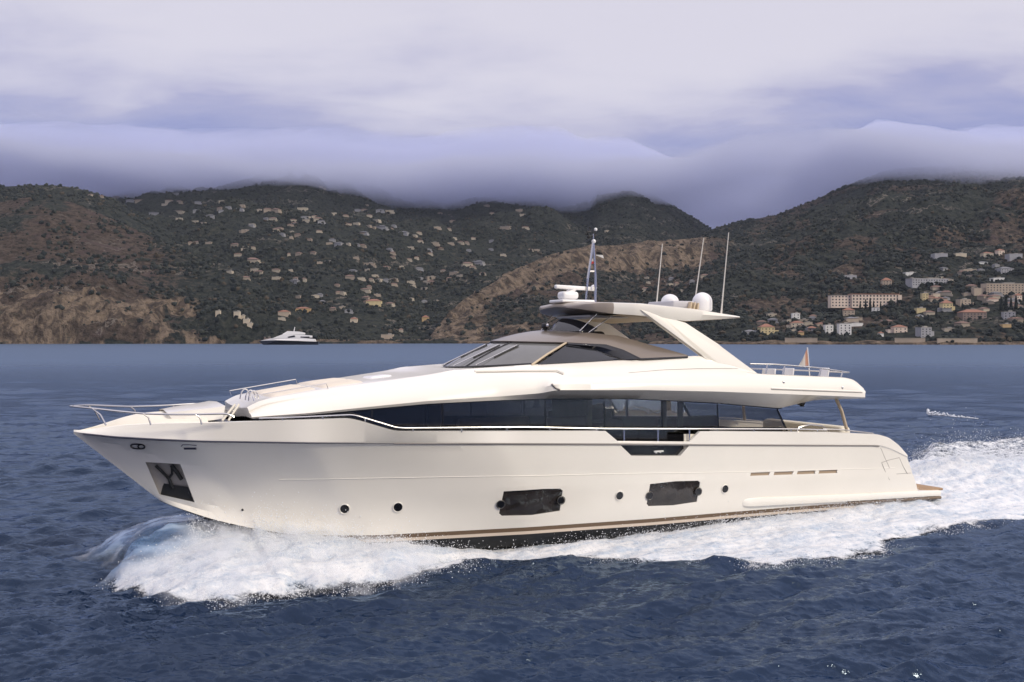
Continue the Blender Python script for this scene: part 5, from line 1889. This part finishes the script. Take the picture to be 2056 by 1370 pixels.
for px_, py_, w_, h_, wl, rf, lab, wg in NEAR:
    house(px_, py_, w_, h_, wl, rf, lab, wg, windows=(px_ > 1480 and h_ >= 11), group="houses round the bay")

zA = lambda lst: [(480 + x / 3.606, 340 + y / 3.606, w_ / 3.606) for x, y, w_ in lst]
FAR = zA([(200, 310, 190), (455, 305, 80), (880, 305, 95), (1050, 315, 130), (195, 370, 40), (245, 378, 60), (390, 385, 50), (400, 402, 45), (480, 388, 60), (520, 358, 90), (565, 380, 70), (90, 412, 50), (40, 458, 60), (290, 442, 50), (310, 482, 40), (380, 462, 30), (375, 512, 30), (510, 522, 35), (790, 412, 50), (850, 402, 45), (1030, 442, 85), (970, 437, 40), (1120, 428, 35), (1190, 478, 70), (1262, 488, 50), (1300, 468, 40), (900, 482, 50), (650, 548, 50), (720, 548, 60), (790, 548, 30), (430, 620, 45), (360, 632, 25), (1110, 625, 45), (1230, 668, 40), (1282, 664, 35), (1410, 548, 75), (1530, 555, 50), (1602, 545, 50), (1662, 598, 35), (1450, 592, 60), (1380, 622, 40), (1240, 585, 50), (1735, 695, 80), (1650, 710, 80), (1690, 725, 50), (1560, 765, 70), (1522, 805, 45), (1602, 785, 50), (1390, 803, 80), (1390, 833, 60), (1062, 812, 170), (1240, 826, 60), (1300, 735, 60), (1172, 724, 35), (942, 706, 80), (1062, 730, 60), (930, 740, 40), (820, 750, 60), (800, 796, 70), (880, 806, 60), (1090, 992, 60), (1240, 950, 45), (1340, 972, 45), (1430, 968, 45), (912, 886, 70), (940, 866, 35), (90, 672, 80), (140, 765, 70), (266, 745, 60), (266, 800, 65), (402, 828, 70), (460, 810, 50), (430, 938, 40), (545, 930, 60), (600, 972, 50), (680, 1030, 50), (742, 1015, 50), (790, 1040, 60), (832, 1100, 45), (1172, 1186, 35)])
FAR += [(x / 3.606, 340 + y / 3.606, w_ / 3.606) for x, y, w_ in [(970, 240, 120), (1220, 245, 60), (1192, 268, 50), (1292, 248, 50), (1270, 190, 70), (1420, 315, 50), (1110, 338, 80), (1290, 326, 70), (1292, 370, 50), (1412, 392, 50), (1520, 358, 65), (1470, 406, 40), (1600, 318, 40), (1820, 415, 40), (1760, 462, 60), (1400, 545, 90), (1510, 545, 50), (1700, 565, 60), (1800, 586, 90), (1722, 630, 60), (1832, 678, 80), (1842, 740, 60), (840, 210, 50), (732, 208, 30), (652, 198, 40)]]
FAR += [(960 + x / 3.606, 340 + y / 3.606, w_ / 3.606) for x, y, w_ in [(100, 325, 35), (300, 305, 55), (322, 336, 45), (200, 435, 80), (342, 435, 50), (100, 524, 40), (400, 594, 90), (92, 595, 45), (180, 630, 45), (1222, 796, 35), (1212, 886, 55), (1232, 836, 35), (1400, 806, 40), (1392, 846, 50), (1552, 826, 40), (1642, 786, 60), (1472, 898, 35), (932, 460, 30), (1440, 850, 40)]]
FARW = {"tan": wall_mat("muted_tan", (0.27, 0.225, 0.18)), "cream": wall_mat("muted_cream", (0.36, 0.315, 0.25)), "grey": wall_mat("muted_grey", (0.25, 0.25, 0.26))}  # duller wall and roof colours for the far villas
FARR = {"tile": wall_mat("muted_tiles", (0.165, 0.10, 0.078)), "flat": wall_mat("muted_flat_roof", (0.27, 0.25, 0.23)), "slate": wall_mat("muted_slate", (0.13, 0.13, 0.14))}
kinds = []
for wl, rf in (("tan", "tile"), ("cream", "flat"), ("grey", "slate"), ("tan", "flat"), ("cream", "tile")):
    b2 = bmesh.new()
    box_bm(b2, (0, 0, 0.20), (1.0, 0.8, 0.9))
    box_bm(b2, (0.36, -0.06, 0.02), (0.5, 0.8, 0.45))
    nw_ = len(b2.faces)
    if rf == "flat":
        box_bm(b2, (0, 0, 0.67), (1.04, 0.84, 0.05)); box_bm(b2, (0.1, 0, 0.76), (0.3, 0.3, 0.14))
    else:
        hip_bm(b2, 1.0, 0.8, 0.652, 0.26, 0.06)
    bmesh.ops.recalc_face_normals(b2, faces=b2.faces)
    me_ = bpy.data.meshes.new("villa"); 
    for i, f in enumerate(b2.faces):
        f.material_index = 0 if i < nw_ else 1
    b2.to_mesh(me_); b2.free()
    me_.materials.append(FARW[wl]); me_.materials.append(FARR[rf])
    kinds.append(me_)
for i, (px_, py_, w_) in enumerate(FAR):
    parts_ = max(1, int(round(w_ / 16.0)))
    for j in range(parts_):
        x = px_ + (j - (parts_ - 1) / 2) * w_ / parts_
        P0 = land_at(x, py_ + rng.uniform(-1, 1))
        if P0 is None:
            continue
        W = w_ / parts_ * P0.y / 2000.0 * 0.92
        o = bpy.data.objects.new("villa", kinds[rng.integers(len(kinds))])
        COL.objects.link(o)
        hgt_ = float(np.clip(W * 0.55, 7.5, 11.0))
        o.location = P0 + Vector((0, W * 0.4, -0.5))
        o.scale = (W, W, hgt_)
        o.rotation_euler = (0, 0, rng.uniform(-0.4, 0.4))
        near_ = P0.y < 2100
        up_ = P0.z > 330
        tag(o, "pale villa among the trees on the lower slopes behind the shore" if near_ else ("small pale villa high on the dark hillside just under the cloud" if up_ else "small pale villa on the middle slopes of the dark hillside"), "house",
            "villas on the lower slopes" if near_ else ("villas high under the cloud" if up_ else "villas on the middle slopes"))

# more villas filling the gaps of the bay's slopes
g2_ = np.random.default_rng(23)
n_more = 0
while n_more < 128:
    c = g2_.integers(0, 6)
    cx_, cy_, sx_, sy_ = ((1940, 585, 75, 45), (1960, 610, 75, 28), (640, 560, 110, 50), (860, 520, 120, 55), (560, 430, 190, 28), (1560, 655, 90, 12))[c]
    x, y = g2_.normal(cx_, sx_), g2_.normal(cy_, sy_)
    if x > 2050 or x < 180 or (980 < x < 1500):
        continue
    P0 = land_at(x, y)
    if P0 is None or P0.z < 6:
        continue
    W = g2_.uniform(8, 14) * (1.25 if P0.y > 2100 else 1.0)
    o = bpy.data.objects.new("villa", kinds[g2_.integers(len(kinds))])
    COL.objects.link(o)
    o.location = P0 + Vector((0, W * 0.4, -0.5)); o.scale = (W, W, float(np.clip(W * 0.6, 6.5, 9.0))); o.rotation_euler = (0, 0, g2_.uniform(-0.5, 0.5))
    near_ = P0.y < 2100; up_ = P0.z > 330; rt_ = x > 1450
    tag(o, ("small villa among the trees of the village on the right slope" if rt_ else "pale villa among the trees on the lower slopes behind the shore") if near_ or rt_ else ("small pale villa high on the dark hillside just under the cloud" if up_ else "small pale villa on the middle slopes of the dark hillside"), "house",
        ("villas of the right hand village" if rt_ else "villas on the lower slopes") if near_ or rt_ else ("villas high under the cloud" if up_ else "villas on the middle slopes"))
    n_more += 1

# sea walls and cypresses
for a_, b_x, y_, lab in ((1575, 1640, 688, "long pale sea wall at the water right of the yacht"), (1795, 1856, 688, "pale stone sea wall under the pink house"), (1880, 1960, 689, "low stone sea wall near the right edge of the bay")):
    p, q = land_at(a_, y_ - 1), land_at(b_x, y_ - 1)
    if p is None or q is None: continue
    root = empty("sea_wall", (p + q) * 0.5 + Vector((0, -2, 0)), math.atan2((q - p).y, (q - p).x))
    tag(root, lab, "wall", "sea walls along the bay")
    L_ = (q - p).length
    b2 = bmesh.new(); box_bm(b2, (0, 0, 1.2), (L_, 2.0, 6.0)); finish("wall", b2, WALLS["tan"], root, smooth=False)
    b2 = bmesh.new(); box_bm(b2, (0, 0, 4.35), (L_ + 0.4, 2.5, 0.3)); finish("coping", b2, WALLS["cream"], root, smooth=False)
cy = []
g_ = np.random.default_rng(5)
n_ = 260
hh_ = g_.random(n_) ; aa_ = g_.random(n_) * 2 * math.pi
rr2 = (1.25 * (1 - hh_) ** 0.7 * np.minimum(1, hh_ * 6 + 0.35)) * np.sqrt(g_.random(n_))
Cc = np.stack([rr2 * np.cos(aa_), rr2 * np.sin(aa_), 1.0 + hh_ * 11.0], 1)
cyp_me, cva = blobs("crown", Cc, 0.30 + 0.25 * g_.random(n_), 9, 1.3)
vattr(cyp_me, "shade", cva * 0.6)
cyp_me.materials.append(wood_o.data.materials[0])
b2 = bmesh.new(); tube_bm([[(0, 0, -1.5), (0, 0, 2.5)]], [0.25, 0.18], 7, b2)
trk = bpy.data.meshes.new("trunk"); b2.to_mesh(trk); b2.free(); trk.materials.append(WALLS["brown"])
for px_, py_, sc_ in ((1727, 622, 0.9), (1738, 622, 1.1), (1747, 623, 1.3), (1754, 623, 1.0), (1768, 624, 0.9), (1790, 624, 0.8), (1802, 622, 1.1), (2010, 626, 1.5), (2020, 626, 1.7), (2030, 626, 1.4), (2040, 626, 1.6), (1690, 640, 0.9), (1880, 640, 1.1), (1932, 632, 1.2)):
    P0 = land_at(px_, py_)
    if P0 is None: continue
    root = empty("cypress_tree", P0, g_.random() * 6)
    root.scale = (sc_ * 1.1, sc_ * 1.1, sc_)
    tag(root, "dark cypress in the row at the far right of the slope" if px_ > 2000 else ("dark narrow cypress in front of the pink hotel" if py_ < 630 else "dark cypress standing among the houses below the hotel"), "tree", "cypresses near the pink hotel")
    for nm, me_ in (("crown", cyp_me), ("trunk", trk)):
        link(nm, me_, None, root)

# ------------------------------------------------------------------ the other yacht far off, and a breaking wavelet
Dd = HC * 2000.0 / (692.5 - 681.0)
kx = Dd / 2000.0
far_y = empty("distant_yacht", ((579 - 1028) * kx, Dd, 0.0), 0.06)
tag(far_y, "distant white motor yacht with a dark blue hull lying off the wooded shore", "yacht")
px2 = lambda x, y: ((x - 579) * kx, HC + (681 - y) * kx)


def prof_part(name, pts, w0, w1, mat, front=None):
    """Outline (x along, z up) given real beam: w0 at the foot, w1 at the top."""
    b2 = bmesh.new()
    z0 = min(p[1] for p in pts); z1 = max(p[1] for p in pts)
    f = []
    for sg in (-1, 1):
        ring = []
        for x, z in pts:
            ww = w0 + (w1 - w0) * (z - z0) / max(z1 - z0, 0.01)
            if front: ww *= float(np.interp(x, front[0], front[1]))
            ring.append(b2.verts.new((x, sg * ww, z)))
        f.append(ring)
        b2.faces.new(ring if sg < 0 else ring[::-1])
    n = len(pts)
    for i in range(n):
        b2.faces.new((f[0][i], f[1][i], f[1][(i + 1) % n], f[0][(i + 1) % n]))
    return finish(name, b2, mat, far_y, smooth=False)


bowx = px2(517, 0)[0]; stx = px2(640, 0)[0]
fr2 = ([bowx, bowx + 8, bowx + 22, stx], [0.04, 0.5, 1.0, 0.95])
P2 = lambda l: [px2(*p) for p in l]
prof_part("hull", P2([(519, 684.5), (530, 693), (638, 694), (640, 687), (600, 684.8), (560, 683.5)]), 3.4, 4.6, simple_mat("dark_blue_hull", (0.012, 0.014, 0.022), 0.3), fr2)
prof_part("main_deck", P2([(524, 684.4), (545, 679.5), (600, 678), (632, 681), (634, 686), (560, 684)]), 4.2, 3.6, WHITE, fr2)
prof_part("upper_deck", P2([(548, 679.5), (570, 671), (608, 672.5), (626, 674), (626, 678), (600, 678.5)]), 3.5, 3.2, WHITE)
prof_part("deck_window", P2([(578, 676.5), (592, 673.5), (594, 677), (580, 678.5)]), 3.62, 3.50, BLACK)
prof_part("deck_window", P2([(604, 676), (622, 676), (622, 678), (604, 678)]), 3.62, 3.50, BLACK)
prof_part("bridge_deck", P2([(568, 671), (578, 665), (600, 666), (612, 668.5), (612, 672)]), 2.8, 2.4, WHITE)
b2 = bmesh.new()
x, z = px2(590, 665)
tube_bm([[(x, 0, z - 0.5), (x + 1.0, 0, z + 4.5)], [(x + 0.4, -1.6, z + 1.8), (x + 0.4, 1.6, z + 1.8)]], 0.45, 6, b2)
finish("mast", b2, WHITE, far_y)

x0 = (1862 - 1028) / 2000.0; d0 = HC * 2000 / (834 - 681.0)
n_ = 260
f_ = g_.random(n_) ** 1.4
Cw = np.stack([x0 * d0 + f_ * 2.3 + g_.normal(0, 0.05, n_), d0 - f_ * 4.2 + g_.normal(0, 0.12, n_), 0.05 + 0.16 * np.abs(g_.normal(0, 1, n_)) * (1 - f_)], 1)
me, cv = blobs("whitecap", Cw, 0.03 + 0.08 * g_.random(n_) * (1.2 - f_), 4, 0.6, octa())
wc = link("whitecap", me, bpy.data.materials["water_drops"])
tag(wc, "small white streak of foam on the open water beyond the yacht's stern", "foam", kind="stuff")

# ------------------------------------------------------------------ the air over the bay
b2 = bmesh.new()
box_bm(b2, (0, 2700, 460.0), (20400, 6400, 1000.0))
haze_m = bpy.data.materials.new("air")
haze_m.use_nodes = True
t = NT(haze_m.node_tree)
out = t.n("ShaderNodeOutputMaterial")
pv = t.n("ShaderNodeVolumePrincipled")
pv.inputs["Color"].default_value = (0.80, 0.88, 1.0, 1)
pv.inputs["Density"].default_value = 0.00002
t.put(out.inputs["Volume"], pv.outputs[0])
haze = finish("haze", b2, haze_m, None, smooth=False)
tag(haze, "thin pale blue haze in the air over the bay", kind="stuff")
